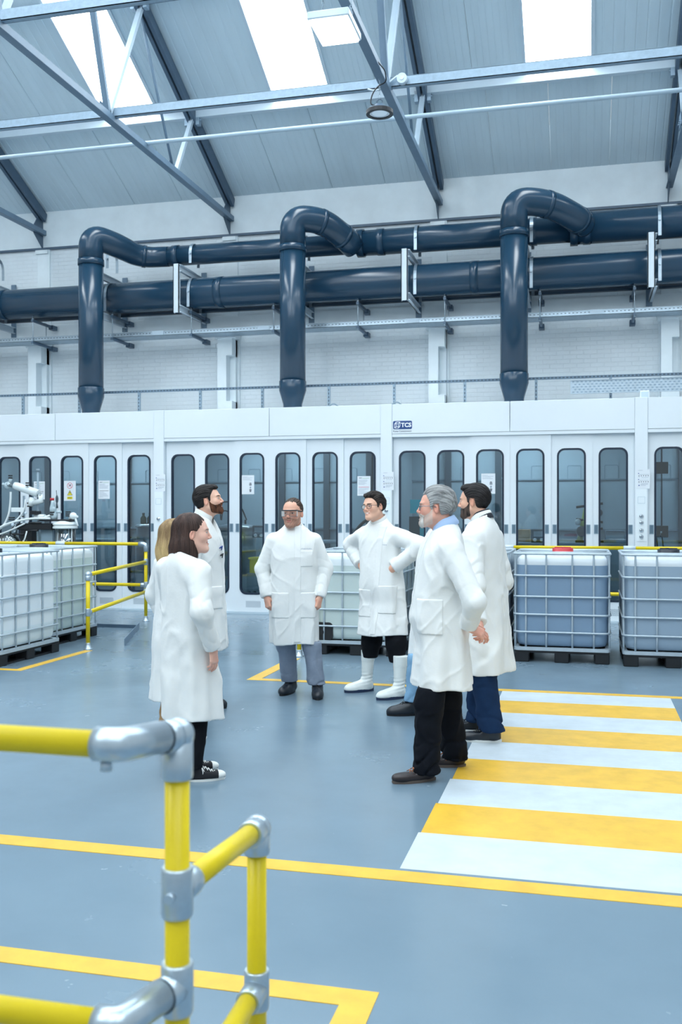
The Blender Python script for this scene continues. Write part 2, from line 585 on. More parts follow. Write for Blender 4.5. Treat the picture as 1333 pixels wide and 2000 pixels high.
# trusses
for k, x in enumerate(FX):
    t = empty('roof_truss', (0, 0, 0), 0)
    tag(t, ['roof truss far left, outside the view', 'dark roof truss at the left edge above the left duct elbow',
            'roof truss above the left duct riser with a zigzag of struts', 'roof truss by the round hanging lamp',
            'roof truss at the right edge of the hall', 'roof truss far right, outside the view'][k], 'roof truss', 'trusses carrying the pitched roof')
    # rafter: twin dark sections under the sheets
    for dx, nm in ((-0.045, 'rafter'), (0.045, 'rafter')):
        MB().bar(roof_pt(x+dx, YW-.05, .14), roof_pt(x+dx, RIDGE_Y, .14), 0.055, 0.17).build(nm, M_dark_steel, t)
    # bottom chord: angle section
    c = MB()
    c.bar((x, YW-.02, 6.98), (x, 5.5, 6.98), 0.105, 0.014)
    c.bar((x+.05, YW-.02, 7.02), (x+.05, 5.5, 7.02), 0.014, 0.09)
    c.build('bottom_chord', M_steel, t)
    def strut(y0, y1, z0=7.03, w=0.075, m=M_light_steel, off=0.12):
        a = Vector((x, y0, z0)); b = roof_pt(x, y1, off)
        s = MB(); s.bar(a, b, w, 0.012, (0, 1, 0)); s.bar(a + Vector((w*.5, 0, 0)), b + Vector((w*.5, 0, 0)), 0.012, 0.06, (0, 1, 0))
        s.build('strut', m, t)
    strut(14.43, 15.12)
    strut(12.15, 13.2, w=0.085)
    strut(12.15, 11.1, w=0.085, m=M_steel)
    strut(9.6, 11.05, w=0.085)
    strut(9.6, 8.6, w=0.085, m=M_steel)
    MB().tube([(x-.03, 14.43, 7.05), roof_pt(x-.03, 13.15, .12)], 0.022, 8).build('tie_rod', M_steel, t)
    for (y, z) in ((14.43, 7.07), (12.15, 7.08), (9.6, 7.08)):
        g = MB()
        g.prism([(-.14, -.06), (.14, -.06), (.10, .12), (-.10, .12)], -.006, .006, Matrix(((0, 0, 1, x-.06), (1, 0, 0, y), (0, 1, 0, z), (0, 0, 0, 1))))
        for dy in (-.07, 0, .07): g.tube([(x-.085, y+dy, z), (x-.03, y+dy, z)], .014, 6)
        g.build('gusset_plate', M_steel, t)
    g = MB()
    g.prism([(-.34, -.05), (0, -.30), (0, .30), (-.16, .34), (-.34, .10)], -.007, .007, Matrix(((0, 0, 1, x-.02), (1, 0, 0, YW-.02), (0, 1, 0, 7.0), (0, 0, 0, 1))))
    g.build('gusset_plate', M_dark_steel, t)
    for y in (15.15, 13.15):
        g = MB(); p = roof_pt(x, y, .20)
        for s in (-1, 1):
            g = MB(); xa, xb = sorted((x+s*.07, x+s*.13)); g.box(xa, xb, y-.05, y+.05, p.z-.05, p.z+.12)
            g.tube([(x+s*.15, y, p.z+.04), (x+s*.05, y, p.z+.04)], .018, 6)
            g.build('purlin_cleat', M_galv_dull, t)

# long runs tied across the bottom chords
b = MB()
b.box(-16, 9, 12.25, 12.33, 7.05, 7.058); b.box(-16, 9, 12.25, 12.258, 7.05, 7.17); b.box(-16, 9, 12.325, 12.333, 7.05, 7.17)
b.box(-16, 9, 12.25, 12.28, 7.165, 7.172)
o = b.build('strut_channel', M_galv_dull); tag(o, 'galvanised strut channel running across the trusses below the daylight strips', 'rail')
b = MB()
b.box(-16, 9, 9.55, 9.63, 7.05, 7.058); b.box(-16, 9, 9.55, 9.558, 7.05, 7.17); b.box(-16, 9, 9.625, 9.633, 7.05, 7.17)
o = b.build('strut_channel', M_galv_dull); tag(o, 'galvanised strut channel crossing the top left corner under the roof', 'rail')
o = MB().tube([(-16, 13.3, 7.07), (9, 13.3, 7.07)], 0.033, 8).build('conduit', mat('conduit_plastic', (176, 197, 212), .4)); tag(o, 'thin white conduit running straight across below the strut channel', 'pipe')
# ------------------------------------------------------------------ fume cupboards along the back wall
M_cab = mat('white_enamel', (224, 233, 240), 0.35, var=0.02, vscale=2)
M_cab_edge = mat('enamel_edge', (190, 208, 220), 0.4)
M_inside = mat('cupboard_lining', (154, 174, 186), 0.45, var=0.08, vscale=1.5)
M_inside_dark = mat('lining_strut', (58, 74, 86), 0.5)
M_gasket = mat('black_rubber', (12, 34, 56), 0.5)
M_black = mat('black_plastic', (18, 24, 32), 0.4)
M_glass = glass_mat('window_glass', (0.78, 0.86, 0.895), 0.02)
M_handle = mat('grey_recess', (136, 160, 176), 0.45)
M_handle_in = mat('grey_recess_dark', (96, 120, 138), 0.5)
M_grille = mat('grille_hole', (120, 140, 155), 0.6)
M_paper = mat('paper', (224, 231, 238), 0.7)
M_ink = mat('printed_grey', (150, 164, 180), 0.7)
M_ink_dark = mat('printed_dark', (52, 62, 82), 0.7)
M_ink_blue = mat('printed_blue', (66, 92, 160), 0.7)
M_red = mat('printed_red', (205, 66, 96), 0.6)
M_sign_yellow = mat('printed_yellow', (236, 220, 60), 0.6)
M_green_ink = mat('printed_green', (96, 168, 96), 0.6)
M_navy = mat('badge_navy', (24, 66, 128), 0.4)
M_white_print = mat('badge_white', (240, 246, 252), 0.5)
M_chrome = mat('chrome', (214, 224, 232), 0.15, metal=0.9)
M_steel_drum = mat('stainless_steel', (186, 200, 208), 0.28, metal=0.8, var=0.1, vscale=6)
M_turq = mat('turquoise_enamel', (48, 190, 206), 0.4)
M_bin_yellow = mat('yellow_plastic', (238, 218, 60), 0.45)
M_grey_plastic = mat('grey_plastic', (128, 148, 162), 0.5)
M_cardboard = mat('cardboard', (176, 150, 118), 0.8)
M_olive = mat('olive_coil', (168, 186, 110), 0.4)
M_hose = mat('clear_hose', (196, 212, 220), 0.3)

YC = 14.50                    # front plane of the cupboards
PX = [-10.36, -6.640, -2.905, 0.800, 4.53]
HEAD_Z0, HEAD_Z1 = 2.74, 3.23
DOOR_Z0, DOOR_Z1 = 0.03, 2.74

# door leaf, shared by every door
DW = 0.592
WIN = rrect(-0.195, 0.195, 0.31, 2.52, 0.10)
def rect_like(x0, x1, y0, y1):
    out = []
    for (cx, cy) in ((x1, y0), (x1, y1), (x0, y1), (x0, y0)):
        out += [(cx, cy)] * 6
    return out
_b = MB(); _b.ring(rect_like(-DW/2, DW/2, DOOR_Z0, DOOR_Z1), WIN, 0, 0.035, frame_xz())
ME_leaf = _b.mesh('door_leaf', M_cab)
_b = MB(); _b.ring(rrect(-0.205, 0.205, 0.30, 2.53, 0.108), rrect(-0.178, 0.178, 0.327, 2.503, 0.085), -0.004, 0.043, frame_xz())
ME_gasket = _b.mesh('gasket', M_gasket)
_b = MB(); _b.prism(rrect(-0.185, 0.185, 0.32, 2.51, 0.09), 0.014, 0.020, frame_xz())
ME_pane = _b.mesh('pane', M_glass)
_b = MB()
_b.ring(rrect(-0.030, 0.030, -0.068, 0.068, 0.006, 2), rrect(-0.021, 0.021, -0.058, 0.058, 0.004, 2), 0.030, 0.041, frame_xz())
_b.cur = 1; _b.prism(rrect(-0.022, 0.022, -0.059, 0.059, 0.004, 2), 0.030, 0.037, frame_xz())
ME_handle = _b.mesh('handle', [M_handle, M_handle_in])
_b = MB()
for r in range(7):
    for c in range(12):
        x = -0.115 + c*0.0205 + (0.010 if r % 2 else 0); z = -0.045 + r*0.0145
        _b.prism([(x + 0.0065*math.cos(PI/3*k), z + 0.0065*math.sin(PI/3*k)) for k in range(6)], 0.0345, 0.0362, frame_xz())
ME_grille = _b.mesh('vent_grille', M_grille)

def cupboard(k, label):
    xl, xr = PX[k] + 0.09, PX[k+1] - 0.09
    t = empty('fume_cupboard', ((xl+xr)/2, YC, 0), 0, label, 'fume cupboard', 'white walk-in fume cupboards along the back wall')
    cx = (xl+xr)/2
    L, Rr = xl - cx, xr - cx
    # carcass: back, sides, roof, floor, in local coordinates (y grows away from the viewer)
    s = MB()
    s.box(L-.0, Rr+.0, 1.75, 1.79, 0, 3.2); s.box(L-.04, L, 0.06, 1.79, 0, 3.2); s.box(Rr, Rr+.04, 0.06, 1.79, 0, 3.2)
    s.box(L, Rr, 0.10, 1.75, 2.86, 2.9); s.box(L, Rr, 0.10, 1.75, 0.0, 0.03)
    s.build('lining', M_inside, t)
    s = MB(); s.box(L-.09, Rr+.09, 0.06, 1.85, 3.19, 3.225); s.build('roof_panel', M_cab, t)
    for (a, c) in ((L, -0.004), (0.004, Rr)):
        h = MB(); h.bbox(a, c, -0.012, 0.06, 2.785, HEAD_Z1, 0.004); h.build('header_panel', M_cab, t)
    h = MB(); h.box(L, Rr, -0.006, 0.07, 2.735, 2.782); h.build('header_rail', M_cab, t)
    h = MB(); h.box(L, Rr, 0.0, 0.16, 0.0, 0.028); h.build('door_track', M_cab_edge, t)
    st = MB()
    for xx in (L + .62, L + 1.45, Rr - 1.3, Rr - 0.55):
        st.box(xx-.05, xx+.05, 1.66, 1.74, 0, 2.86)
    st.build('strut', M_inside_dark, t)
    st = MB(); st.box(L, Rr, 1.70, 1.745, 1.30, 1.33); st.box(L, Rr, 1.72, 1.747, 2.12, 2.14)
    st.build('back_rail', M_grey_plastic, t)
    for i in range(6):
        hb = MB(); hx = L + .35 + i*.58
        hb.ring(rrect(hx-.11, hx+.11, 2.12, 2.36, .03), rrect(hx-.10, hx+.10, 2.13, 2.35, .025), 0, .012, Matrix(((1, 0, 0, 0), (0, 0, -1, 1.75), (0, 1, 0, 0), (0, 0, 0, 1))))
        hb.build('hatch', M_grey_plastic, t)
    # six sliding leaves on staggered tracks
    step = (Rr - L) / 6
    for i in range(6):
        d = bpy.data.objects.new('door', ME_leaf); link(d); d.parent = t
        yo = (0.105, 0.085, 0.055, 0.055, 0.085, 0.105)[i] if k == 2 else (0.105, 0.08, 0.055, 0.055, 0.08, 0.105)[i]
        d.location = (L + step*(i+.5), yo, 0)
        for nm, me, lx, lz in (('gasket', ME_gasket, 0, 0), ('pane', ME_pane, 0, 0), ('handle', ME_handle, -step/2+.055, 1.35),
                               ('handle', ME_handle, step/2-.055, 1.35), ('vent_grille', ME_grille, .02, .15)):
            inst(nm, me, d, (lx, 0, lz))
    return t, cx, L, Rr

CUP = []
for k, lab in enumerate(['white fume cupboard at the left behind the glass reactor, warning sign on one door',
                         'white fume cupboard in the middle behind the bearded man and the man in goggles',
                         'white fume cupboard with the blue badge on its header',
                         'white fume cupboard cut off by the right edge']):
    CUP.append(cupboard(k, lab))

def pillar(k, label, knobs, papers=True):
    x = PX[k]
    t = empty('service_pillar', (x, YC, 0), 0, label, 'pillar', 'white service pillars between the fume cupboards')
    b = MB(); b.bbox(-.088, .088, -.020, .30, 0, 3.235, .004); b.build('casing', M_cab, t)
    b = MB(); b.bbox(-.070, .075, -.024, -.019, 1.18, 1.925, .002); b.build('control_panel', mat('panel_white', (230, 240, 246), .4), t)
    for z in knobs:
        kb = MB(); kb.lathe([(.030, 0), (.030, .008), (.022, .010), (.019, .034), (.012, .038)], 14, Matrix.Translation((0, -.024, z)) @ Matrix.Rotation(PI/2, 4, 'X'))
        kk = kb.build('valve_knob', M_chrome, t)
        kb = MB(); kb.box(-.004, .004, -.066, -.060, z-.014, z+.018); kb.build('pointer', M_ink_dark, kk)
    b = MB(); b.ring(rrect(-.05, .05, 1.72, 1.82, .006, 2), rrect(-.046, .046, 1.726, 1.816, .005, 2), 0.024, .028, frame_xz()); b.build('inset_plate', M_cab_edge, t)
    return t
pillar(0, 'service pillar left of everything, outside the view', (1.3, 1.4))
pillar(1, 'white service pillar left of the middle cupboard behind the two women', (1.49,))
pillar(2, 'white service pillar above the head of the young man in glasses', (1.62, 1.40))
pillar(3, 'white service pillar with four valve knobs at the right', (1.34, 1.25, 1.45, 1.54))
pillar(4, 'service pillar beyond the right edge, outside the view', (1.3, 1.4))

# ---- notices
def notice(x, z, w, h, y, label, cat='paper', name='notice', sym=None):
    t = MB().box(x-w/2, x+w/2, y-.002, y, z-h/2, z+h/2).build(name, M_paper)
    tag(t, label, cat)
    return t
def lines(par, x, z, rows, y, m=None, name='printed_line', dz=.014, h=.004):
    """rows of (x offset, width) bars printed on a sheet"""
    b = MB()
    for i, (dx, w) in enumerate(rows):
        if w: b.box(x+dx, x+dx+w, y-.0028, y-.0018, z - i*dz - h, z - i*dz)
    b.build(name, m or M_ink, par)
rng = random.Random(4)
YP = YC + .055 - .036          # front of the outer door leaves
def pillar_sheet(k, label):
    x = PX[k] + .028; z = 2.07; y = YC - .022
    n = notice(x, z, .178, .275, y, label)
    lines(n, x, z+.125, [(-.07, .06)], y)
    for z0 in (z+.085, z-.0):
        lines(n, x, z0, [(-.072, .012)], y, M_ink_blue, h=.014)
        lines(n, x, z0-.018, [(-.06, .135)], y)
        for i in range(5):
            lines(n, x, z0-.034, [(-.066+i*.031, .012)], y, M_ink_dark, h=.012)
        lines(n, x, z0-.055, [(-.07, .02), (-.03, .10)], y, dz=.008)
    lines(n, x, z-.083, [(-.068, .016)], y, M_ink_blue, h=.016)
    lines(n, x, z-.075, [(-.04, .10), (-.04, .07)], y)
pillar_sheet(1, 'instruction sheet with rows of marks on the pillar behind the women')
pillar_sheet(2, 'instruction sheet with rows of marks on the pillar above the young man')
pillar_sheet(3, 'instruction sheet with rows of marks on the pillar with four knobs')

def page(x, z, label, kind, tilt=0, y=YP-.008):
    w, h = .205, .30
    n = notice(x, z, w, h, y, label)
    if kind == 'text':
        lines(n, x, z+.125, [(-.08, .05)], y, M_ink_dark, h=.008)
        lines(n, x, z+.118, [(-.02, .10)], y, M_green_ink)
        lines(n, x, z+.095, [(-.085, rng.uniform(.09, .17)) for _ in range(6)], y)
        lines(n, x, z-.015, [(-.085, .165)], y, M_red if 'red' in label else M_ink_dark, h=.006)
        lines(n, x, z-.035, [(-.085, rng.uniform(.06, .17)) for _ in range(7)], y)
    elif kind == 'diagram':
        lines(n, x, z+.125, [(-.085, .08), (-.085, .16), (-.085, .12), (-.085, .15)], y, dz=.016)
        lines(n, x, z+.03, [(.025, .03), (.02, .04), (.02, .04)], y, M_ink_dark, dz=.016, h=.011)
        lines(n, x, z-.03, [(.028, .024)], y, M_ink, h=.035)
        lines(n, x, z-.075, [(.022, .036), (.026, .028)], y, M_ink_dark, dz=.022, h=.017)
    return n
page(-8.82, 1.96, 'white paper behind the metal rod of the glass reactor', 'text', y=YC+.08-.044)
# hazard notice
n = notice(-8.24, 1.95, .215, .33, YP-.008, 'notice with red prohibition circle above yellow warning triangle', 'sign', 'hazard_sign'); x, z, y = -8.24, 1.95, YP-.008
b = MB(); circ = [(.050*math.cos(2*PI*i/24), .050*math.sin(2*PI*i/24)) for i in range(24)]; cin = [(a*.86, c*.86) for a, c in circ]
b.ring(circ, cin, .002, .0032, frame_xz(x, y, z+.085)); b.bar((x-.034, y-.0026, z+.119), (x+.034, y-.0026, z+.051), .006, .0012, (0, 1, 0))
b.build('prohibition_ring', M_red, n)
b = MB(); b.ball((x+.008, y-.002, z+.094), (.013, .0015, .011)); b.bar((x-.005, y-.0022, z+.085), (x-.022, y-.0022, z+.07), .008, .001, (0, 1, 0)); b.build('pictogram', M_ink_dark, n)
b = MB(); b.prism([(-.050, -.045), (.050, -.045), (0, .042)], .002, .0028, frame_xz(x, y, z-.03)); b.build('warning_border', M_ink_dark, n)
b = MB(); b.prism([(-.041, -.040), (.041, -.040), (0, .030)], .0028, .0034, frame_xz(x, y, z-.03)); b.build('warning_triangle', M_sign_yellow, n)
b = MB(); b.box(x-.018, x+.018, y-.0042, y-.0034, z-.035, z-.029); b.box(x-.013, x-.008, y-.0042, y-.0034, z-.052, z-.035); b.box(x+.008, x+.013, y-.0042, y-.0034, z-.052, z-.035); b.box(x-.012, x+.012, y-.0042, y-.0034, z-.024, z-.019); b.build('pictogram', M_ink_dark, n)
b = MB(); b.prism(rrect(-.05, .05, -.022, .022, .006, 2), .002, .0028, frame_xz(x, y, z-.117)); b.build('caption_panel', M_sign_yellow, n)
lines(n, x, z-.105, [(-.04, .08), (-.035, .07), (-.04, .08)], y-.001, mat('printed_olive', (150, 138, 40), .7), dz=.011, h=.005)
page(-7.62, 1.965, 'typed sheet on the door right of the hazard notice', 'text', y=YC+.055-.044)
page(-5.13, 2.03, 'diagram sheet on the door above the yellow bin', 'diagram')
page(-3.27, 2.00, 'typed sheet with a red line on the door left of the young man', 'text', y=YC+.105-.044)
page(-1.37, 2.02, 'diagram sheet on the door above the man in navy jeans', 'diagram')

# ---- badge on the header of the third cupboard
bx, bz, by = -2.655, 2.915, YC - .012
t = empty('badge', (bx, by, bz), 0, 'dark blue badge with white cube and lettering on the cupboard header', 'sign')
b = MB()
pl = [p for p in rrect(-.145, .145, -.062, .062, .02, 4)]
b.prism(pl, 0, .004, frame_xz()); b.build('badge_plate', M_navy, t)
b = MB()
A = [(-.122, -.045), (-.062, -.045), (-.062, .018), (-.122, .018)]
B_ = [(-.098, -.020), (-.038, -.020), (-.038, .045), (-.098, .045)]
def ln(p, q, w=.008): b.bar((p[0], -.0055, p[1]), (q[0], -.0055, q[1]), w, .003, (0, 1, 0))
for P_ in (A, B_):
    for i in range(4): ln(P_[i], P_[(i+1) % 4])
for i in range(4): ln(A[i], B_[i])
b.build('cube_mark', M_white_print, t)
text('lettering', 'TCS', .088, M_white_print, t, (-.022, -.0045, -.030), .001, .003)
text('lettering', 'Fume Containment', .036, M_ink_dark, t, (-.145, -.001, -.105), .0006, .0003)

# ------------------------------------------------------------------ things inside the cupboards
def at(x, y, z=0): return (x, y, z)
def drum(x, y, z, r, h, label):
    t = empty('steel_vessel', (x, y, z), 0, label, 'vessel')
    MB().lathe([(r*.9, 0), (r, .02), (r, h*.5), (r*1.03, h*.51), (r, h*.53), (r, h-.02), (r*1.06, h-.018), (r*1.06, h)], 24).build('body', M_steel_drum, t)
    l = MB(); l.lathe([(r*1.06, h), (r*1.04, h+.015), (r*.5, h+.05), (0.03, h+.06)], 24); l.build('lid', M_steel_drum, t)
    for i in range(3):
        a = i*2.1
        MB().tube([(r*.5*math.cos(a), r*.5*math.sin(a), h+.03), (r*.5*math.cos(a), r*.5*math.sin(a), h+.12)], .018, 8).build('valve', M_black, t)
    for i in range(3):
        a = i*2.1 + .5
        MB().tube([(r*math.cos(a)*.9, r*math.sin(a)*.9, .03), (r*math.cos(a)*.95, r*math.sin(a)*.95, -z)], .02, 8).build('leg', M_steel_drum, t)
    return t
drum(-7.05, 15.3, .62, .34, .75, 'steel vessel seen through the door left of the women')
drum(-5.62, 15.3, .55, .33, .80, 'steel vessel with hoses behind the bearded man')
def hose(name, pts, r, m, label, cat='hose', cyc=8):
    o = MB().tube(fillet(pts, .25, 8), r, 8).build(name, m); tag(o, label, cat); return o
hose('hose', [(-5.85, 15.2, 1.47), (-5.82, 15.05, 1.80), (-5.45, 15.05, 1.72), (-5.40, 15.2, 1.47)], .012, M_black, 'black hose looping over the steel vessel behind the bearded man')
hose('hose', [(-5.8, 15.1, 1.47), (-5.72, 14.95, 1.66), (-5.48, 15.05, 1.50)], .010, M_black, 'shorter black hose on the steel vessel behind the bearded man')
hose('hose', [(-3.05, 15.2, .4), (-3.10, 15.1, 1.62), (-3.55, 15.1, 1.35), (-3.65, 15.2, .5)], .025, M_black, 'thick black hose arching behind the young man in glasses')
hose('hose', [(-4.9, 15.2, .75), (-4.95, 15.15, 1.25), (-5.16, 15.3, 1.5)], .008, M_black, 'thin cable hanging above the yellow bin')
t = empty('storage_bin', (-5.06, 14.95, 0.62), 0, 'yellow plastic bin seen through the door right of the bearded man', 'bin')
b = MB(); b.prism(rrect(-.16, .16, -.13, .13, .02, 3), 0, .22); b.prism(rrect(-.18, .18, -.15, .15, .02, 3), .22, .25); b.build('tub', M_bin_yellow, t)
t = empty('trolley', (-5.06, 14.97, 0.03), 0, 'grey trolley carrying the yellow bin', 'trolley')
b = MB(); b.prism(rrect(-.2, .2, -.17, .17, .02, 3), .30, .589); b.build('tray', M_grey_plastic, t)
for sx in (-.16, .16):
    for sy in (-.13, .13): MB().tube([(sx, sy, .05), (sx, sy, .31)], .018, 8).build('leg', M_steel_drum, t)
    MB().tube([(sx, -.15, .04), (sx, -.11, .04)], .04, 10).build('wheel', M_black, t)
    MB().tube([(sx, .11, .04), (sx, .15, .04)], .04, 10).build('wheel', M_black, t)
def gadget(x, y, z, label):
    t = empty('pump_controller', (x, y, z), 0, label, 'controller')
    b = MB(); b.bbox(-.11, .11, -.08, .08, 0, .20, .01); b.build('case', M_inside_dark, t)
    b = MB(); b.box(-.07, .07, -.083, -.079, .09, .17); b.build('display', M_grey_plastic, t)
    for sx in (-.05, .05):
        b = MB(); b.lathe([(.028, 0), (.026, .02), (.02, .022)], 12, Matrix.Translation((sx, -.08, .04)) @ Matrix.Rotation(PI/2, 4, 'X')); b.build('knob', M_white_metal, t)
    return t
gadget(-.66, 15.0, 1.14, 'dark controller with two white knobs behind the right-hand door glass')
gadget(-5.13, 15.1, 1.18, 'dark box at the glass above the yellow bin')
t = MB().bbox(-.98, -.80, 15.2, 15.5, 1.14, 1.33, .004).build('carton', M_cardboard); tag(t, 'brown carton on the bench left of the dark controller', 'box')
def bench(x0, x1, label):
    t = empty('bench', ((x0+x1)/2, 15.3, 0), 0, label, 'bench')
    w = (x1-x0)/2
    b = MB(); b.bbox(-w, w, -.45, .40, 1.10, 1.14, .006); b.build('top', M_grey_plastic, t)
    for sx in (-w+.05, w-.05):
        for sy in (-.40, .35): MB().box(sx-.02, sx+.02, sy-.02, sy+.02, .03, 1.10).build('leg', M_galv_dull, t)
    b = MB(); b.box(-w+.05, w-.05, -.41, .36, .35, .38); b.build('shelf', M_grey_plastic, t)
bench(-1.05, .66, 'grey bench inside the badge cupboard')
bench(-4.75, -3.7, 'grey bench inside the middle cupboard behind the man in goggles')
bench(-8.9, -7.6, 'grey bench inside the left cupboard')
# turquoise machine
t = empty('turquoise_machine', (-2.44, 14.95, 0.03), 0, 'turquoise framed machine behind the glass left of the grey-haired man', 'machine')
MB().box(-.16, .02, -.12, .12, 1.55, 1.76).build('head_box', M_turq, t)
MB().box(-.02, .05, -.05, .05, .4, 1.60).build('column', M_turq, t)
MB().bbox(-.22, .28, -.20, .2, 0, .42, .01).build('base', M_turq, t)
MB().tube(fillet([(.05, -.06, 1.66), (.16, -.06, 1.66), (.10, -.06, 1.2), (.12, -.06, .42)], .08), .012, 8).build('hose', M_hose, t)
MB().box(-.2, -.03, .02, .1, .6, 1.5).build('cover', M_inside_dark, t)
# coil condenser stand
t = empty('distillation_stand', (.10, 15.15, 1.14), 0, 'glassware stand with an olive coil leaning behind the door glass', 'lab apparatus')
MB().tube([(-.12, 0, .02), (.02, 0, .62)], .035, 12).build('coil_condenser', M_olive, t)
MB().tube([(.06, .05, 0), (.06, .05, .75)], .012, 8).build('rod', M_black, t)
for i, (xx, zz, r) in enumerate(((-.10, .10, .06), (.05, .16, .05), (-.02, .05, .05), (-.14, .2, .035), (.1, .30, .04))):
    MB().ball((xx, -.04, zz+.02), r).build('flask', M_hose if i % 2 else M_inside_dark, t)
for (za, zb) in ((.25, .22), (.38, .42), (.12, .15)):
    MB().tube([(-.16, -.02, za), (.14, -.02, zb)], .014, 8).build('clamp', M_black, t)
MB().bbox(-.17, .17, -.1, .12, 0, .025, .004).build('base', M_black, t)
t.scale = (1.3, 1.1, 1.4)
t = empty('glass_tray', (.46, 15.1, 1.14), 0, 'grey tray with raised frame behind the glass left of the four-knob pillar', 'tray')
MB().bbox(-.17, .17, -.14, .14, 0, .05, .008).build('tray', M_grey_plastic, t)
MB().tube(fillet([(-.14, 0, .05), (-.14, 0, .18), (.14, 0, .18), (.14, 0, .05)], .03), .010, 8).build('frame', M_galv_dull, t)
for z, lab in ((2.16, 'upper black socket box on the rear of the right-hand cupboard'), (1.23, 'lower black socket box with two cables in the right-hand cupboard')):
    t = empty('socket_box', (1.08, 14.95, z), 0, lab, 'socket')
    MB().bbox(-.12, .12, -.05, .05, 0, .17, .006).build('box', M_black, t)
    if z < 2:
        for dx in (-.06, .02):
            MB().tube(fillet([(dx, -.06, .06), (dx+.02, -.07, -.05), (dx+.05, -.07, -.5)], .1), .010, 8).build('cable', M_black, t)
            MB().box(dx-.012, dx+.012, -.058, -.05, .03, .09).build('plug', M_white_metal, t)
    MB().tube([(.03, 0, .17), (.03, 0, 2.85-z)], .012, 8).build('conduit', M_inside_dark, t)
def bottle_in(x, y, z, label):
    t = empty('reagent_bottle', (x, y, z), 0, label, 'bottle', 'dark bottles on the steel vessel')
    MB().lathe([(.045, 0), (.05, .01), (.05, .10), (.02, .14), (.02, .16)], 12).build('body', mat('green_glass', (40, 62, 40), .2), t)
    MB().lathe([(.024, .16), (.024, .185)], 12).build('cap', M_black, t)
for i, xx in enumerate((-7.2, -7.08, -6.96)): bottle_in(xx, 15.1, 1.40, ['leftmost small dark green bottle on the vessel behind the left door', 'middle small dark green bottle on the vessel behind the left door', 'rightmost small dark green bottle on the vessel behind the left door'][i])

# unseen fill strip added in each cupboard to brighten its interior
for k in range(4):
    x = (PX[k]+PX[k+1])/2
    t = empty('added_fill_strip', (x, 15.55, 2.78), 0, ['white strip light under the ceiling of the left fume cupboard', 'white strip light under the ceiling of the middle fume cupboard',
              'white strip light under the ceiling of the badge fume cupboard', 'white strip light under the ceiling of the right-hand fume cupboard'][k], 'lamp')
    MB().box(-1.2, 1.2, -.06, .06, .02, .08).build('housing', M_white_metal, t)
    MB().box(-1.18, 1.18, -.045, .045, 0.0, .02).build('diffuser', mat('fill_strip_glow', (240, 246, 250), .4, emit=(.85, .95, 1), estr=36.0), t)
# ------------------------------------------------------------------ extract ducts
M_duct = mat('duct_plastic', (30, 61, 84), 0.24, var=0.06, vscale=3, spec=0.55)
M_duct_low = mat('duct_plastic_dark', (22, 48, 68), 0.28, var=0.06, vscale=3)
VX = [-8.31, -4.65, -1.05]
YV, YH, ZH, YL, ZL = 15.35, 16.25, 6.20, 16.25, 5.50
def riser(i, label):
    x = VX[i]; r = .212
    t = empty('extract_riser', (x, YV, 3.225), 0, label, 'duct', 'dark risers from the fume cupboards')
    z0 = 3.225
    b = MB(); b.lathe([(.155, 3.18-z0+.05), (.155, 3.36-z0), (.165, 3.40-z0), (r+.012, 3.60-z0), (r+.012, 3.75-z0), (r, 3.76-z0)], 28); b.build('reducer', M_duct, t)
    b = MB(); b.lathe([(r, 3.75-z0), (r, 5.92-z0)], 28); b.build('pipe', M_duct, t)
    b = MB(); b.lathe([(r+.014, 5.88-z0), (r+.014, 5.98-z0)], 28); b.build('collar', M_duct, t)
    # swept bend: up, over towards the wall, then into the header
    O = Vector((x, YV, z0))
    pts = [Vector(p) - O for p in ([(x, YV, 5.95), (x, YV, 6.40), (-8.02, 15.72, 6.32), (-7.76, 16.2, 6.20), (-7.25, YH, ZH)],
                                   [(x, YV, 5.95), (x, YV, 6.45), (-4.20, 15.58, 6.43), (-3.96, 15.90, 6.26), (-3.80, 16.15, 6.13)],
                                   [(x, YV, 5.95), (x, YV, 6.45), (-.52, 15.52, 6.42), (-.08, 15.92, 6.25), (.03, 16.2, 6.2)])[i]]
    path = fillet(pts, .26 if i == 0 else .30, 9)
    rad = [r - (r-.178)*max(0, (k/(len(path)-1)-.5)*2) for k in range(len(path))] if i == 0 else [r]*len(path)
    b = MB(); b.tube(path, rad, 28); b.build('bend', M_duct, t)
    for f in (.52, .86):
        k = int(len(path)*f); p, q = Vector(path[k-1]), Vector(path[k]); d = (q-p).normalized()
        MB().tube([p - d*.02, p + d*.05], r*1.03 if i else .20, 28).build('collar', M_duct, t)
riser(0, 'dark duct riser at the left with a bend sinking into the header')
riser(1, 'dark duct riser in the middle behind the group')
riser(2, 'dark duct riser at the right with the tallest bend')
t = empty('header_duct', (-7.1, YH, ZH), 0, 'upper dark header duct growing wider to the right', 'duct')
segs = [(-7.50, -3.75, .175), (-3.75, -0.20, .215), (-.20, 9.0, .255)]
for (a, c, r) in segs:
    b = MB(); b.tube([(a+7.1, 0, 0), (c+7.1, 0, 0)], r, 28); b.build('pipe', M_duct, t)
for (x, r) in ((-7.10, .19), (-3.70, .235), (-3.35, .225), (-.80, .23), (-.15, .275), (.05, .265)):
    b = MB(); b.tube([(x+7.1-.06, 0, 0), (x+7.1+.06, 0, 0)], r, 28); b.build('collar', M_duct, t)
t = empty('main_duct', (-16, YL, ZL), 0, 'lower dark main duct running the whole length of the wall', 'duct')
b = MB(); b.tube([(0, 0, 0), (25, 0, 0)], .272, 32); b.build('pipe', M_duct, t)
for x in (-6.25, -1.75, 3.2, -10.6):
    b = MB(); b.tube([(x+16-.07, 0, 0), (x+16+.07, 0, 0)], .278, 32); b.build('collar', M_duct, t)
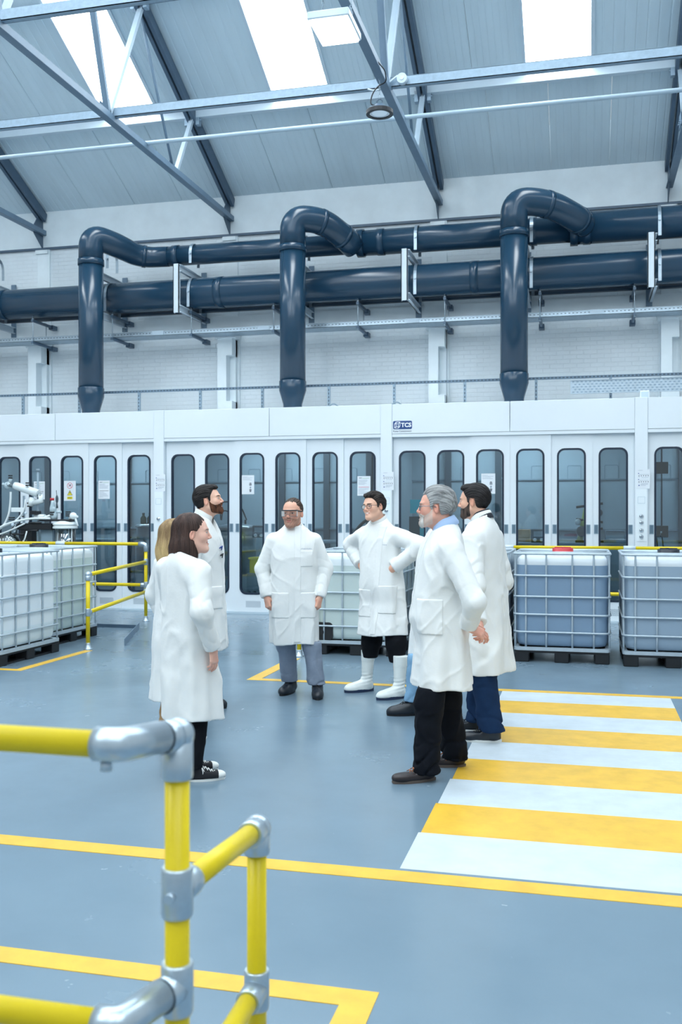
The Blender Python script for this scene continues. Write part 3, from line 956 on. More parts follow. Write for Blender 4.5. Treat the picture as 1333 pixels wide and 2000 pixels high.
# slim dark pipe under the main duct, close to the wall
o = MB().tube([(-16, 16.64, 5.30), (9, 16.64, 5.30)], .07, 12).build('service_pipe', M_duct_low); tag(o, 'thin dark pipe just under the main duct', 'pipe')

M_bracket = mat('bracket_channel', (200, 213, 223), .45, var=.05, vscale=5)
def bracket(x, label):
    t = empty('duct_bracket', (x, YW, 0), 0, label, 'bracket', 'grey channel brackets holding the ducts')
    y0, y1 = -1.22, -.05
    for z in (5.86, 5.15):
        b = MB()
        b.box(-.006, .006, y0, y1, z-.06, z+.06); b.box(-.006, .05, y0, y1, z+.05, z+.06); b.box(-.006, .05, y0, y1, z-.06, z-.05)
        b.build('arm', M_bracket, t)
    b = MB(); b.box(-.095, .012, y0-.02, y0, 5.08, 5.93); b.box(-.095, -.083, y0-.02, y0+.05, 5.08, 5.93); b.box(.0, .012, y0-.02, y0+.05, 5.08, 5.93); b.build('upright', M_bracket, t)
    b = MB(); b.box(-.05, .05, -.055, -.031, 5.02, 6.05); b.build('wall_plate', M_steel, t)
    for (zc, r) in ((ZL, .284), (ZH, .19 if x < -4 else (.232 if x < -.3 else .268))):
        b = MB()
        pts = [(.10, YL-YW + r*math.cos(R(a)), zc + r*math.sin(R(a))) for a in range(-20, 201, 11)]
        pts = [(.10, YL-YW - r, zc - r)] + [(.10, YL-YW - r*math.cos(R(a)), zc + r*math.sin(R(a))) for a in range(0, 181, 12)] + [(.10, YL-YW + r, zc - r)]
        for p, q in zip(pts[:-1], pts[1:]):
            b.bar(p, q, .05, .006, (0, (p[1]-(YL-YW)), (p[2]-zc)) if abs(p[2]-zc) + abs(p[1]-(YL-YW)) > .01 else (0, 0, 1))
        b.tube([(.10, YL-YW-r-.03, zc-.02), (.10, YL-YW-r+.01, zc-.02)], .02, 6)
        b.build('strap', M_galv, t)
    return t
for x, lab in ((-10.85, 'grey duct bracket beyond the left edge, its lower arm end at the left edge'), (-6.86, 'grey duct bracket right of the left riser'),
               (-2.82, 'grey duct bracket between the middle and the right riser'), (1.06, 'grey duct bracket near the right edge')):
    bracket(x, lab)
bracket(-8.47, 'grey duct bracket mostly hidden behind the left riser')
bracket(-4.78, 'grey duct bracket hidden behind the middle riser')
bracket(-.92, 'grey duct bracket behind the right riser')

# ------------------------------------------------------------------ perforated cable tray on hangers
t = empty('cable_tray', (-16, 16.2, 4.80), 0, 'long perforated cable tray hung under the ducts', 'cable tray')
b = MB(); b.box(0, 25, 0, .006, -.02, .055); b.box(0, 25, .0, .40, -.02, -.014); b.box(0, 25, .394, .40, -.02, .055); b.box(0, 25, -.012, 0, .048, .055)
b.build('tray', M_galv, t)
b = MB()
for i in range(290): b.box(3.3 + i*.062, 3.3 + i*.062+.028, -.0015, 0, .018, .030)
o = b.build('slots', M_inside_dark, t); o['kind'] = 'stuff'
b = MB(); b.box(0, 25, .05, .20, -.01, .03); b.build('cables', M_galv_dull, t)
for x in (-7.55, -5.55, -2.9, .1):
    MB().box(x+16, x+16+.22, -.014, -.002, -.015, .06).build('splice_plate', M_light_steel, t)
def hanger(x, label):
    t = empty('tray_hanger', (x, 16.2, 4.8), 0, label, 'hanger', 'dark strut hangers carrying the cable tray')
    for z in (-.045, .36):
        b = MB(); b.box(-.022, .022, -.05, .78, z-.022, z+.022); b.build('arm', M_dark_steel, t)
        MB().box(-.045, .045, .60, .78, z-.05, z+.03).build('arm_foot', M_dark_steel, t)
    MB().tube([(0, -.02, -.09), (0, -.02, .44)], .008, 6).build('threaded_rod', M_galv, t)
    MB().tube([(0, .44, -.09), (0, .44, .36)], .008, 6).build('threaded_rod', M_galv, t)
    for z in (-.075, .395): MB().tube([(0, -.02, z-.012), (0, -.02, z+.012)], .02, 6).build('nut', M_galv, t)
for i, x in enumerate((-9.95, -8.33, -6.79, -5.25, -3.74, -2.25, -.69, .79)):
    hanger(x, ['tray hanger at the left edge', 'tray hanger right of the left riser', 'tray hanger below the bracket right of the left riser', 'tray hanger just left of the middle riser',
               'tray hanger right of the middle riser', 'tray hanger left of the right riser by the pilaster', 'tray hanger just right of the right riser', 'tray hanger near the right edge'][i])

# ------------------------------------------------------------------ slotted strut rail along the cupboard tops
t = empty('strut_rail', (-16, 15.7, 3.22), 0, 'slotted strut rail on short posts along the cupboard roofs', 'rail')
b = MB(); b.box(0, 25, -.004, 0, .475, .516); b.box(0, 25, 0, .04, .512, .516); b.box(0, 25, 0, .04, .475, .479); b.build('rail', M_steel, t)
b = MB()
for i in range(230): b.box(4.6 + i*.058, 4.6 + i*.058+.034, -.006, -.004, .486, .504)
o = b.build('slots', M_inside_dark, t); o['kind'] = 'stuff'
for x in (-11.0, -9.87, -8.74, -7.58, -6.43, -5.30, -4.13, -3.02, -1.86, -.73, .41, 1.55):
    b = MB(); b.box(x+16-.021, x+16+.021, .006, .045, 0, .475)
    pc = b.build('post', M_galv_dull, t)
    b = MB()
    for i in range(7): b.box(x+16-.007, x+16+.007, .003, .006, .04+i*.06, .075+i*.06)
    b.build('slots', M_inside_dark, pc)
# spare perforated tray lying on the rail at the right
t = empty('spare_cable_tray', (-.20, 15.62, 3.44), 0, 'wide perforated tray leaning on the strut rail at the right', 'cable tray')
b = MB(); b.box(0, 3.0, 0, .006, 0, .215); b.box(0, 3.0, -.02, 0, .209, .215); b.box(0, 3.0, -.02, 0, 0, .006); b.build('tray', M_galv, t)
b = MB()
for r in range(5):
    for i in range(46): b.box(.03 + i*.064 + (.03 if r % 2 else 0), .03 + i*.064+.03 + (.03 if r % 2 else 0), -.0015, 0, .025+r*.04, .037+r*.04)
o = b.build('slots', M_steel, t); o['kind'] = 'stuff'
t = empty('junction_box', (.86, 14.75, 3.235), 0, 'small white junction box on top of the right cupboard', 'box')
MB().bbox(-.065, .065, -.04, .04, 0, .125, .008).build('case', M_cab, t)
MB().box(-.05, .05, -.045, -.039, .02, .105).build('cover', M_cab_edge, t)
for x, lab in ((-3.9, 'grey cable end on the cupboard roof left of the badge'), (-2.9, 'short cable end on the roof near the badge pillar')):
    o = MB().tube(fillet([(x-.2, 14.7, 3.235), (x, 14.7, 3.235), (x+.12, 14.7, 3.30), (x+.2, 14.72, 3.235)], .06), .012, 6).build('cable', M_grey_plastic); tag(o, lab, 'cable')

# ------------------------------------------------------------------ lamps under the roof
def led_panel(x, y, z, label, yaw=0):
    t = empty('panel_lamp', (x, y, z), yaw, label, 'lamp')
    b = MB(); b.bbox(-.215, .215, -.28, .28, .02, .10, .01); b.build('housing', M_white_metal, t)
    b = MB(); b.box(-.19, .19, -.255, .255, 0.0, .02); b.build('diffuser', mat('lamp_diffuser', (250, 252, 255), .4, emit=(.9, .97, 1), estr=9.0), t)
    for sx in (-.15, .15):
        b = MB()
        for i in range(10):
            c = (sx, .1, .12 + i*.035)
            if i % 2: b.tube(arc(c, .014, 0, 360, 8, (1, 0, 0), (0, 0, 1.6)), .0035, 5)
            else: b.tube(arc(c, .014, 0, 360, 8, (0, 1, 0), (0, 0, 1.6)), .0035, 5)
        b.build('chain', M_galv, t)
    b = MB(); b.box(-.26, .26, .08, .12, .47, .50); b.build('hanging_bar', M_dark_steel, t)
    return t
led_panel(-2.45, 9.55, 6.46, 'bright square panel lamp hanging on chains at the top')
t = empty('high_bay_lamp', (-2.45, 11.8, 6.52), 0, 'round black rimmed high bay lamp hanging from the truss', 'lamp')
def circ(r, n=32): return [(r*math.cos(2*PI*i/n), r*math.sin(2*PI*i/n)) for i in range(n)]
b = MB(); b.ring(circ(.168), circ(.125), 0, .045); b.build('rim', M_black, t)
MB().lathe([(.164, .04), (.15, .06), (.07, .08), (.06, .12), (.015, .125)], 28).build('heat_sink', M_dark_steel, t)
MB().lathe([(.126, .014), (.126, .024)], 28).build('lens', mat('lamp_lens', (196, 214, 226), .3, emit=(.75, .88, 1), estr=.22), t)
b = MB(); b.ring(circ(.108, 24), circ(.098, 24), .010, .014); b.build('lens_ring', M_white_metal, t)
b = MB(); b.tube(arc((0, 0, .155), .035, 0, 360, 12, (1, 0, 0), (0, 0, 1)), .007, 6); b.build('hook', M_dark_steel, t)
b = MB()
for i in range(8):
    b.tube(arc((0, 0, .20+i*.034), .012, 0, 360, 8, (1, 0, 0) if i % 2 else (0, 1, 0), (0, 0, 1.7)), .003, 5)
b.build('chain', M_galv, t)
MB().tube(fillet([(-.02, 0, .11), (-.12, 0, .13), (-.10, 0, .26), (-.02, 0, .36), (.09, -.02, .38), (.10, -.15, .47), (.0, -.6, .50), (.02, -1.5, .50)], .07), .008, 6).build('power_cable', M_black, t)
t = empty('hanging_pulley', (-2.24, 12.25, 7.09), 0, 'small white cable drum on the strut channel near the round lamp', 'pulley')
MB().tube([(0, -.09, .02), (0, -.01, .02)], .065, 18).build('drum', M_white_metal, t)
MB().tube([(0, -.10, .02), (0, -.088, .02)], .03, 12).build('hub', M_galv, t)
MB().tube(fillet([(-.06, -.05, .07), (-.25, -.05, -.06), (-.35, -.05, -.10), (-.45, -.05, -.06)], .1), .012, 6).build('strap', M_white_metal, t)
# ------------------------------------------------------------------ yellow tube railings
M_yellow = mat('yellow_tube', (220, 196, 0), 0.38, var=0.03, vscale=8)
M_fit = mat('cast_fitting', (186, 202, 214), 0.34, metal=0.8, var=0.10, vscale=30, bump=0.05, bscale=60)
TR = 0.0242
def tube_part(name, a, b, par, m=None, r=TR):
    return MB().tube([a, b], r, 18).build(name, m or M_yellow, par)
def fitting(par, p, dirs, L=.055, r=.0312, screws=()):
    """cast clamp: a short socket along each direction, a ball in the corner, grub screws"""
    p = Vector(p); b = MB()
    for d in dirs:
        d = Vector(d).normalized()
        b.tube([p - d*.012, p + d*L*.92, p + d*L], [r, r, r*.93], 18)
    b.ball(p, r*1.07, 18, 12)
    f = b.build('fitting', M_fit, par)
    for s in screws:
        s = Vector(s).normalized()
        q = p + Vector(dirs[0]).normalized()*L*.5
        c = MB(); c.tube([q + s*r*.9, q + s*(r+.012)], .010, 8); c.build('grub_screw', M_fit, f)
    return f
def clamp(par, p, out, hh=.045, r=.0312, L=.075):
    """sleeve around an upright with a socket to one side"""
    p = Vector(p); out = Vector(out).normalized(); b = MB()
    b.tube([p - Vector((0, 0, hh)), p - Vector((0, 0, hh*.9)), p + Vector((0, 0, hh*.9)), p + Vector((0, 0, hh))], [r*.95, r, r, r*.95], 20)
    b.tube([p + out*.01, p + out*(L*.92), p + out*L], [r, r, r*.94], 18)
    f = b.build('fitting', M_fit, par)
    c = MB(); q = p - Vector((out.y, -out.x, 0))*0; s = Vector((-out.x, -out.y, 0)) if abs(out.z) < .5 else Vector((0, -1, 0))
    c.tube([q + s*r*.9, q + s*(r+.014)], .010, 8); c.build('grub_screw', M_fit, f)
    return f
def flange(par, x, y):
    b = MB(); b.lathe([(.055, 0), (.055, .008), (.036, .012), (.0312, .07), (.031, .075)], 18, Matrix.Translation((x, y, 0))); b.build('base_flange', M_fit, par)

# near railing, out of focus
g = empty('guard_rail', (0, 0, 0), 0, 'near yellow railing with grey fittings at the lower left', 'railing')
A = Vector((-.770, 1.765, 0)); Bp = Vector((-.785, 2.285, 0))
tube_part('post', A + Vector((0, 0, .05)), A + Vector((0, 0, 1.13)), g); flange(g, A.x, A.y)
tube_part('post', Bp + Vector((0, 0, .05)), Bp + Vector((0, 0, .79)), g); flange(g, Bp.x, Bp.y)
E1 = Vector((-.93, 1.60, 1.18))
def bent(par, z_rail, z_post):
    """swivel elbow joining the upright to the long rail"""
    top = Vector((A.x, A.y, z_post)); e = Vector((-.812, 1.602, z_rail))
    b = MB()
    b.tube(fillet([e - Vector((.045, 0, 0)), e, top + Vector((-.012, -.05, .006))], .03, 6), .0312, 18)
    f = b.build('fitting', M_fit, par)
    MB().tube([e + Vector((-.025, 0, -.03)), e + Vector((-.025, 0, -.047))], .011, 8).build('grub_screw', M_fit, f)
    j = MB(); d = (top - e).normalized(); j.tube([top - d*.050, top - d*.044], .0318, 18); j.build('joint_gap', M_inside_dark, f)
    tube_part('rail', (-3.0, 1.602, z_rail), (-.845, 1.602, z_rail), par)
bent(g, 1.18, 1.165)
b = MB(); tp = A + Vector((0, 0, 1.165))
b.tube([tp + Vector((0, 0, -.085)), tp + Vector((0, 0, -.080)), tp], [.0295, .0312, .0312], 18); b.ball(tp, .0335, 24, 16)
d = Vector((-.042, -.163, .015)).normalized(); b.tube([tp, tp + d*.044], .0312, 18); b.build('fitting', M_fit, g)
clamp(g, A + Vector((0, 0, .86)), (Bp - A) + Vector((0, 0, -.03)), .048)
fitting(g, Bp + Vector((0, 0, .815)), [(0, 0, -1), (A - Bp) + Vector((0, 0, .03))], .06, .0335)
tube_part('rail', A + Vector((-.001, .06, .857)), Bp + Vector((.001, -.04, .818)), g)
bent(g, .675, .672)
b = MB(); tp = A + Vector((0, 0, .672))
b.tube([tp - Vector((0, 0, .05)), tp - Vector((0, 0, .045)), tp + Vector((0, 0, .045)), tp + Vector((0, 0, .05))], [.0295, .0318, .0318, .0295], 20); b.tube([tp, tp + d*.046], .0312, 18); b.build('fitting', M_fit, g)
clamp(g, Bp + Vector((0, 0, .42)), (A - Bp), .048); clamp(g, A + Vector((0, 0, .42)), (Bp - A), .048)
tube_part('rail', A + Vector((0, .05, .42)), Bp + Vector((0, -.05, .42)), g)

def far_rail(label, T, S, sgn, x_end, sleeves, extra_posts):
    g = empty('guard_rail', (0, 0, 0), 0, label, 'railing')
    T, S = Vector(T), Vector(S)
    tube_part('post', T + Vector((0, 0, .05)), T + Vector((0, 0, 1.10)), g); flange(g, T.x, T.y)
    tube_part('post', S + Vector((0, 0, .05)), S + Vector((0, 0, .84)), g); flange(g, S.x, S.y)
    d = (S - T).normalized(); ex = Vector((sgn, 0, 0))
    # swept elbow on the tall post
    b = MB(); b.tube(fillet([T + Vector((0, 0, 1.02)), T + Vector((0, 0, 1.13)), T + Vector((sgn*.11, 0, 1.13))], .08, 8), .033, 16); b.build('fitting', M_fit, g)
    prev = T.x + sgn*.09
    for sx in sleeves:
        tube_part('rail', (prev, T.y, 1.13), (sx - sgn*.06, T.y, 1.13), g)
        MB().tube([(sx - sgn*.075, T.y, 1.13), (sx + sgn*.075, T.y, 1.13)], .031, 16).build('sleeve', M_white_metal, g)
        prev = sx + sgn*.06
    tube_part('rail', (prev, T.y, 1.13), (x_end, T.y, 1.13), g)
    tube_part('rail', (T.x + sgn*.05, T.y, .53), (x_end, T.y, .53), g)
    clamp(g, T + Vector((0, 0, .53)), ex)
    for z in (.87, .43):
        clamp(g, T + Vector((0, 0, z)), d)
        tube_part('rail', T + d*.05 + Vector((0, 0, z)), S - d*.05 + Vector((0, 0, z)), g)
    fitting(g, S + Vector((0, 0, .87)), [(0, 0, -1), -d], .07, .033)
    clamp(g, S + Vector((0, 0, .43)), -d)
    for px_ in extra_posts:
        tube_part('post', (px_, T.y, .05), (px_, T.y, 1.10), g); flange(g, px_, T.y)
        clamp(g, (px_, T.y, .53), (0, 1, 0), .05, .033, .034)
    return g
far_rail('far yellow railing at the left between the tanks and the women', (-6.235, 13.154, 0), (-5.61, 10.291, 0), -1, -13, (-7.62,), (-7.62, -9.6))
far_rail('far yellow railing running behind the tanks to the right edge', (-3.02, 13.154, 0), (-3.06, 10.35, 0), 1, 5, (-.98, .58, 2.6), (-.98, .58, 2.6))
# kick plates lying at the gate gap
k1, k2 = Vector((-5.33, 10.66, 0)), Vector((-5.92, 12.28, 0))
o = MB().bar(k1 + Vector((0, 0, .042)), k2 + Vector((0, 0, .042)), .008, .084).build('kick_plate', M_steel); tag(o, 'grey upright kick plate on the floor in the gate gap at the left', 'kick plate')
o = MB().box(-7.2, -5.95, 12.30, 12.33, 0, .045).build('kick_plate', M_dark_steel); tag(o, 'low dark kick plate behind the left short yellow post', 'kick plate')

# ------------------------------------------------------------------ caged tanks on pallets
M_cage = mat('cage_tube', (180, 195, 206), 0.36, metal=0.3, var=0.10, vscale=12)
M_pallet = mat('pallet_plastic', (17, 23, 30), 0.55, var=0.2, vscale=9)
M_hdpe = mat('white_hdpe', (222, 232, 238), 0.42, sss=0.0)
def bottle_mesh(name, liquid, level, W, D):
    """blow-moulded body as stacked rounded outlines; the lower zone shows the liquid through the wall"""
    b = MB()
    z0, z1 = .165, 1.125
    rows = [(z0, .90), (z0+.012, .955), (z0+.04, .985), (z0+.08, 1.0)]
    z = z0 + .08
    zs = [.30, .33, .36, .52, .55, .58, .70, .73, .76, .92, .95]
    for zz in zs: rows.append((zz, 1.0 if (round(zz*100) % 2) else 1.003))
    rows += [(level-.001, 1.0), (level+.001, 1.0), (z1-.06, 1.0), (z1-.03, .985), (z1-.01, .955), (z1, .90)]
    n = 32
    loops = []
    for (zz, s) in rows:
        loops.append([(x, y, zz) for (x, y) in rrect(-W/2*s, W/2*s, -D/2*s, D/2*s, .12, 7)])
    n = len(loops[0])
    vs = [p for L in loops for p in L]
    fs = []; mi = []
    for i in range(len(loops)-1):
        for j in range(n):
            fs.append((i*n+j, i*n+(j+1) % n, (i+1)*n+(j+1) % n, (i+1)*n+j)); mi.append(0 if rows[i+1][0] <= level else 1)
    for f, m_ in zip(fs, mi):
        pass
    b.add(vs, fs, True)
    b.mi = mi
    b.f.append(tuple(range(n))[::-1]); b.s.append(False); b.mi.append(0)
    b.f.append(tuple((len(loops)-1)*n + j for j in range(n))); b.s.append(False); b.mi.append(1)
    return b
def tank(x0, y0, label, liquid_name, liquid_rgb, air_rgb, level, lid, W=1.0, D=1.2, valve=False, name='caged_tank'):
    t = empty(name, (x0 + W/2, y0 + D/2, 0), 0, label, 'tank', 'caged liquid tanks on black pallets')
    w, d = W/2, D/2
    m1 = mat('liquid_' + liquid_name, liquid_rgb, 0.38, var=0.05, vscale=1.5)
    m2 = mat('wall_' + liquid_name, air_rgb, 0.42)
    bb = bottle_mesh('bottle', None, level, W-.05, D-.05)
    bo = bb.build('bottle', [m1, m2], t)
    MB().lathe([(.125, 1.122), (.125, 1.150), (.115, 1.152), (.115, 1.195), (.10, 1.20)], 20).build('screw_lid', lid, t)
    for a in range(4):
        MB().bar((.0, 0, 1.203), (.09*math.cos(a*PI/2), .09*math.sin(a*PI/2), 1.203), .018, .014).build('lid_rib', lid, t)
    # cage: hoops and uprights
    for z in (.322, .51, .70, .923):
        path = [(x, y, z) for x, y in rrect(-w, w, -d, d, .085, 5)]
        MB().tube(path, .0105, 8, closed=True).build('hoop', M_cage, t)
    MB().tube([(x, y, 1.156) for x, y in rrect(-w, w, -d, d, .06, 5)], .012, 8, closed=True).build('top_rim', M_cage, t)
    rim = MB(); rim.ring(rrect(-w, w, -d, d, .05, 5), rrect(-w+.05, w-.05, -d+.05, d-.05, .05, 5), .125, .16); rim.build('base_rim', M_cage, t)
    for (sx, sy) in ((-1, 0), (1, 0), (0, -1), (0, 1)):
        L, Wd = (D, w) if sx else (W, d)
        offs = (-.373, -.16, .11, .33) if not sx else (-.45, -.24, -.03, .20, .45)
        for o_ in offs:
            p = Vector((sx*(w-.012), o_*L, 0)) if sx else Vector((o_*L, sy*(d-.012), 0))
            nrm = Vector((sx, sy, 0))
            pts = []
            for z in (.16, .30, .322, .345, .49, .51, .53, .68, .70, .72, .90, .923, .945, 1.14, 1.156):
                k = .006 if z in (.322, .51, .70, .923) else 0
                pts.append(p - nrm*(k) + Vector((0, 0, z)))
            MB().tube(pts, .0100, 8).build('upright', M_cage, t)
    for (cx, cy) in ((-1, -1), (1, -1), (1, 1), (-1, 1)):
        pass
    for y_ in (-.25, .25):
        MB().tube([(-w, y_*D, 1.158), (w, y_*D, 1.158)], .012, 8).build('top_bar', M_cage, t)
    # pallet
    p = MB(); p.bbox(-w+.01, w-.01, -d+.01, d-.01, .10, .13, .005); p.build('pallet_deck', M_pallet, t)
    for fx in (-w+.085, 0, w-.085):
        for fy in (-d+.085, 0, d-.085):
            q = MB(); q.bbox(fx-.075, fx+.075, fy-.075, fy+.075, 0, .105, .008); q.build('pallet_foot', M_pallet, t)
    for fx in (-w+.085, 0, w-.085):
        q = MB(); q.box(fx-.05, fx+.05, -d+.02, d-.02, 0.0, .02); q.build('pallet_skid', M_pallet, t)
    if valve:
        q = MB(); q.prism(rrect(-.13, .13, .16, .36, .05, 4), -d*.0 + d-.055, d-.012, Matrix(((1, 0, 0, valve), (0, 0, -1, 0), (0, 1, 0, 0), (0, 0, 0, 1)))); q.build('outlet_recess', M_pallet, t)
        q = MB(); q.tube([(valve, -d+.02, .25), (valve, -d-.0, .25)], .03, 12); q.build('outlet_valve', M_black, t)
    return t
M_lid_red = mat('red_lid', (186, 48, 58), .4); M_lid_black = mat('black_lid', (26, 36, 48), .4)
BLUE, BLUE_A = (122, 148, 174), (204, 214, 222)
tank(-.725, 10.55, 'caged tank of blue liquid with a red lid, right of the man in navy jeans', 'blue', BLUE, BLUE_A, 1.035, M_lid_red)
tank(.393, 10.47, 'caged tank of grey blue liquid with a black lid at the right edge', 'grey_blue', (142, 163, 182), (206, 216, 224), 1.04, M_lid_black)
tank(-2.96, 10.55, 'caged tank of cloudy liquid behind the young man in white boots', 'cloudy', (192, 208, 208), (220, 230, 235), 1.00, M_lid_black, valve=-.40)
tank(-1.79, 10.62, 'caged tank mostly hidden behind the grey-haired man', 'dim', (122, 144, 164), BLUE_A, 1.03, M_lid_black)
tank(-6.83, 8.86, 'caged tank of white liquid at the lower left edge', 'milky', (216, 230, 236), (224, 234, 240), .42, M_lid_black)
tank(-7.12, 10.30, 'caged tank of pale green liquid behind the left edge tank', 'pale', (196, 214, 214), (222, 232, 236), 1.02, M_lid_black)
tank(-8.16, 10.40, 'caged tank beyond the left edge behind the others', 'pale', (196, 214, 214), (222, 232, 236), 1.02, M_lid_black)
tank(-7.95, 8.86, 'caged tank beyond the left edge, only its far top rim in view', 'milky', (216, 230, 236), (224, 234, 240), .42, M_lid_black)

# ------------------------------------------------------------------ glass reactor behind the left railing
M_lab = glass_mat('lab_glass', (0.86, 0.93, 0.96), 0.16, 0.05)
M_lab_white = mat('frosted_glass', (226, 236, 240), .2)
M_lab_frost = mat('dull_glass', (176, 196, 206), .18)
t = empty('glass_reactor', (-8.35, 13.75, 0), 0, 'glass reactor with a tilted condenser and black clamps behind the left railing', 'lab apparatus')
# local frame: x to the right, z up
def L(px_, py_, y=0.0):
    """local point of the rig from measured offsets (0.01 m units, origin at the rod foot)"""
    return Vector((px_, y, py_))
rod = MB(); rod.tube([L(-.02, .15), L(-.02, 2.25)], .017, 12); rod.tube([L(-.02, 2.24), L(-.02, 2.28)], .026, 12); rod.build('stand_rod', M_grey_plastic, t)
rod = MB(); rod.tube([L(-.34, .15, .12), L(-.34, 1.86, .12)], .02, 12); rod.build('stand_rod', M_grey_plastic, t)
b = MB(); b.tube([L(-.40, 2.02, -.05), L(-.36, 2.01, -.05), L(.02, 1.89, -.05)], [.058, .062, .062], 18); b.build('condenser_jacket', M_lab_white, t)
b = MB(); b.tube([L(-.50, 2.03, -.06), L(.08, 1.86, -.06)], .030, 12); b.ball(L(-.50, 2.03, -.06), .05, 14, 10); b.build('condenser_core', M_lab, t)
b = MB(); b.ball(L(-.52, 2.02, -.05), .062, 14, 10); b.ball(L(-.60, 2.04, -.05), .026, 10, 8); b.build('condenser_head', M_lab_frost, t)
b = MB(); b.tube([L(-.49, 2.06, -.05), L(-.47, 2.13, -.05)], .026, 10); b.build('neck', M_lab_frost, t)
def caps(x, z, dz=.035, w=.035, y=-.05, n=2):
    for i in range(n):
        MB().tube([L(x, z + i*dz, y), L(x, z + i*dz + .02, y)], w, 12).build('screw_cap', M_black, t)
caps(-.475, 2.13); caps(-.14, 2.01, .035, .032, -.10); caps(-.13, 1.68, .05, .045); caps(.265, 1.55, .035, .04); caps(.54, 1.53, .03, .042, n=3)
caps(-.45, 1.47, .03, .05); caps(-.25, 1.47, .05, .02)
b = MB(); b.tube([L(.05, 1.88, -.05), L(.07, 1.78, -.05), L(-.08, 1.74, -.05)], .04, 12); b.tube([L(-.08, 1.82, -.05), L(-.12, 1.70, -.05)], .05, 12); b.build('condenser_elbow', M_lab_white, t)
b = MB(); b.tube(fillet([L(-.47, 1.92, -.05), L(-.47, 1.80, -.05), L(-.50, 1.55, -.05), L(-.60, 1.36, -.06), L(-.95, 1.15, -.08)], .15), .017, 8); b.build('hose', M_lab_white, t)
b = MB(); b.tube(fillet([L(-.20, 1.80, -.06), L(-.22, 1.62, -.06), L(-.36, 1.45, -.08), L(-.62, 1.36, -.1), L(-.95, 1.12, -.1)], .15), .014, 8); b.build('hose', M_lab_white, t)
b = MB(); b.tube(fillet([L(.25, 1.50, -.08), L(-.10, 1.50, -.1), L(-.50, 1.42, -.1), L(-.95, 1.20, -.1)], .15), .018, 8); b.build('hose', M_lab_white, t)
b = MB(); b.tube(fillet([L(-.18, 1.42, -.12), L(-.4, 1.32, -.12), L(-.7, 1.22, -.12), L(-.95, 1.22, -.1)], .15), .012, 8); b.build('hose', M_lab_white, t)
b = MB(); b.tube(fillet([L(-.14, 1.30, -.12), L(-.18, 1.12, -.14), L(-.35, 1.05, -.14), L(-.5, 1.22, -.12)], .12), .011, 8); b.build('hose', M_lab_white, t)
for (x0, x1, z0, z1, y0, y1) in ((-.34, .26, 1.32, 1.42, -.08, .08), (-.30, -.10, .55, 1.33, -.06, .10), (-.11, .02, 1.56, 1.62, -.10, .04), (.05, .60, 1.455, 1.485, -.09, .05)):
    b = MB(); b.bbox(x0, x1, y0, y1, z0, z1, .008); b.build('clamp_block', M_black, t)
for (x, z) in ((-.24, 1.15), (-.18, 1.15), (-.24, 1.10), (-.18, 1.10)):
    MB().ball(L(x, z, -.062), .008, 8, 6).build('bolt', M_chrome, t)
for (x0, x1, z) in ((-.18, .04, 1.31), (-.12, .10, 1.43), (-.40, -.20, 1.25)):
    MB().tube([L(x0, z, -.10), L(x1, z, -.10)], .014, 8).build('clamp_screw', M_black, t)
MB().ball(L(-.16, 1.585, -.12), .022).build('clamp_knob', M_white_metal, t); MB().ball(L(-.40, 1.40, -.10), .028).build('clamp_knob', M_white_metal, t)
b = MB(); b.bbox(-.46, -.24, -.06, -.02, 1.60, 1.67, .004); b.build('name_plate', M_lab_white, t)
# reaction vessel with its lid plate
b = MB(); b.lathe([(.19, 1.34), (.19, 1.37), (.17, 1.385), (.19, 1.395), (.19, 1.425), (.12, 1.45), (.10, 1.46)], 24, Matrix.Translation((.46, 0, 0))); b.build('vessel_lid', M_lab_white, t)
b = MB(); b.lathe([(.02, .62), (.10, .66), (.155, .76), (.16, .9), (.16, 1.34)], 24, Matrix.Translation((.46, 0, 0))); b.build('reaction_vessel', M_lab, t)
for x in (.33, .36, .55, .60): MB().tube([L(x, 1.34, -.05), L(x, .80, -.05)], .012, 8).build('inner_tube', M_lab_white, t)
b = MB(); b.lathe([(.045, 1.56), (.048, 1.66), (.03, 1.74), (.03, 1.78)], 14, Matrix.Translation((.26, -.03, 0))); b.build('side_bottle', M_lab_frost, t)
MB().tube([L(.25, 1.78, -.03), L(.25, 1.82, -.03)], .033, 14).build('red_cap', M_lid_red, t)['label'] = 'red cap'
b = MB(); b.ball(L(.345, 1.80, -.05), (.025, .015, .065), 12, 8); b.tube([L(.345, 1.84, -.05), L(.335, 1.94, -.05)], .005, 6); b.tube([L(.34, 1.74, -.05), L(.35, 1.66, -.05)], .016, 8); b.build('thermometer', M_inside_dark, t)
b = MB(); b.lathe([(.05, 1.48), (.055, 1.56), (.03, 1.62), (.05, 1.68)], 14, Matrix.Translation((.28, -.02, 0))); b.tube([L(.28, 1.6, -.02), L(.40, 1.60, -.02)], .02, 8); b.build('vapour_neck', M_lab_frost, t)
b = MB(); b.tube([L(.12, 1.53, -.02), L(-.06, 1.53, -.02)], .035, 12); b.tube([L(.0, 1.48, -.02), L(.24, 1.55, -.02)], .022, 10); b.build('side_arm', M_lab_white, t)
b = MB(); b.ball(L(.62, 1.54, -.04), (.06, .05, .055), 14, 10); b.tube([L(.55, 1.5, -.04), L(.70, 1.53, -.04)], .02, 8); b.tube([L(.66, 1.50, -.04), L(.70, 1.38, -.04)], .016, 8); b.build('receiver', M_lab_white, t)
b = MB(); b.ball(L(-.52, 1.10, -.02), (.18, .16, .17), 22, 14); b.tube([L(-.45, 1.25, -.02), L(-.40, 1.42, -.02)], [.06, .035], 12); b.build('round_flask', M_lab, t)
b = MB()
for i in range(6): b.ball(L(-.62 + i*.045, 1.17 - abs(i-2.5)*.008, -.17), (.010, .004, .024), 6, 5)
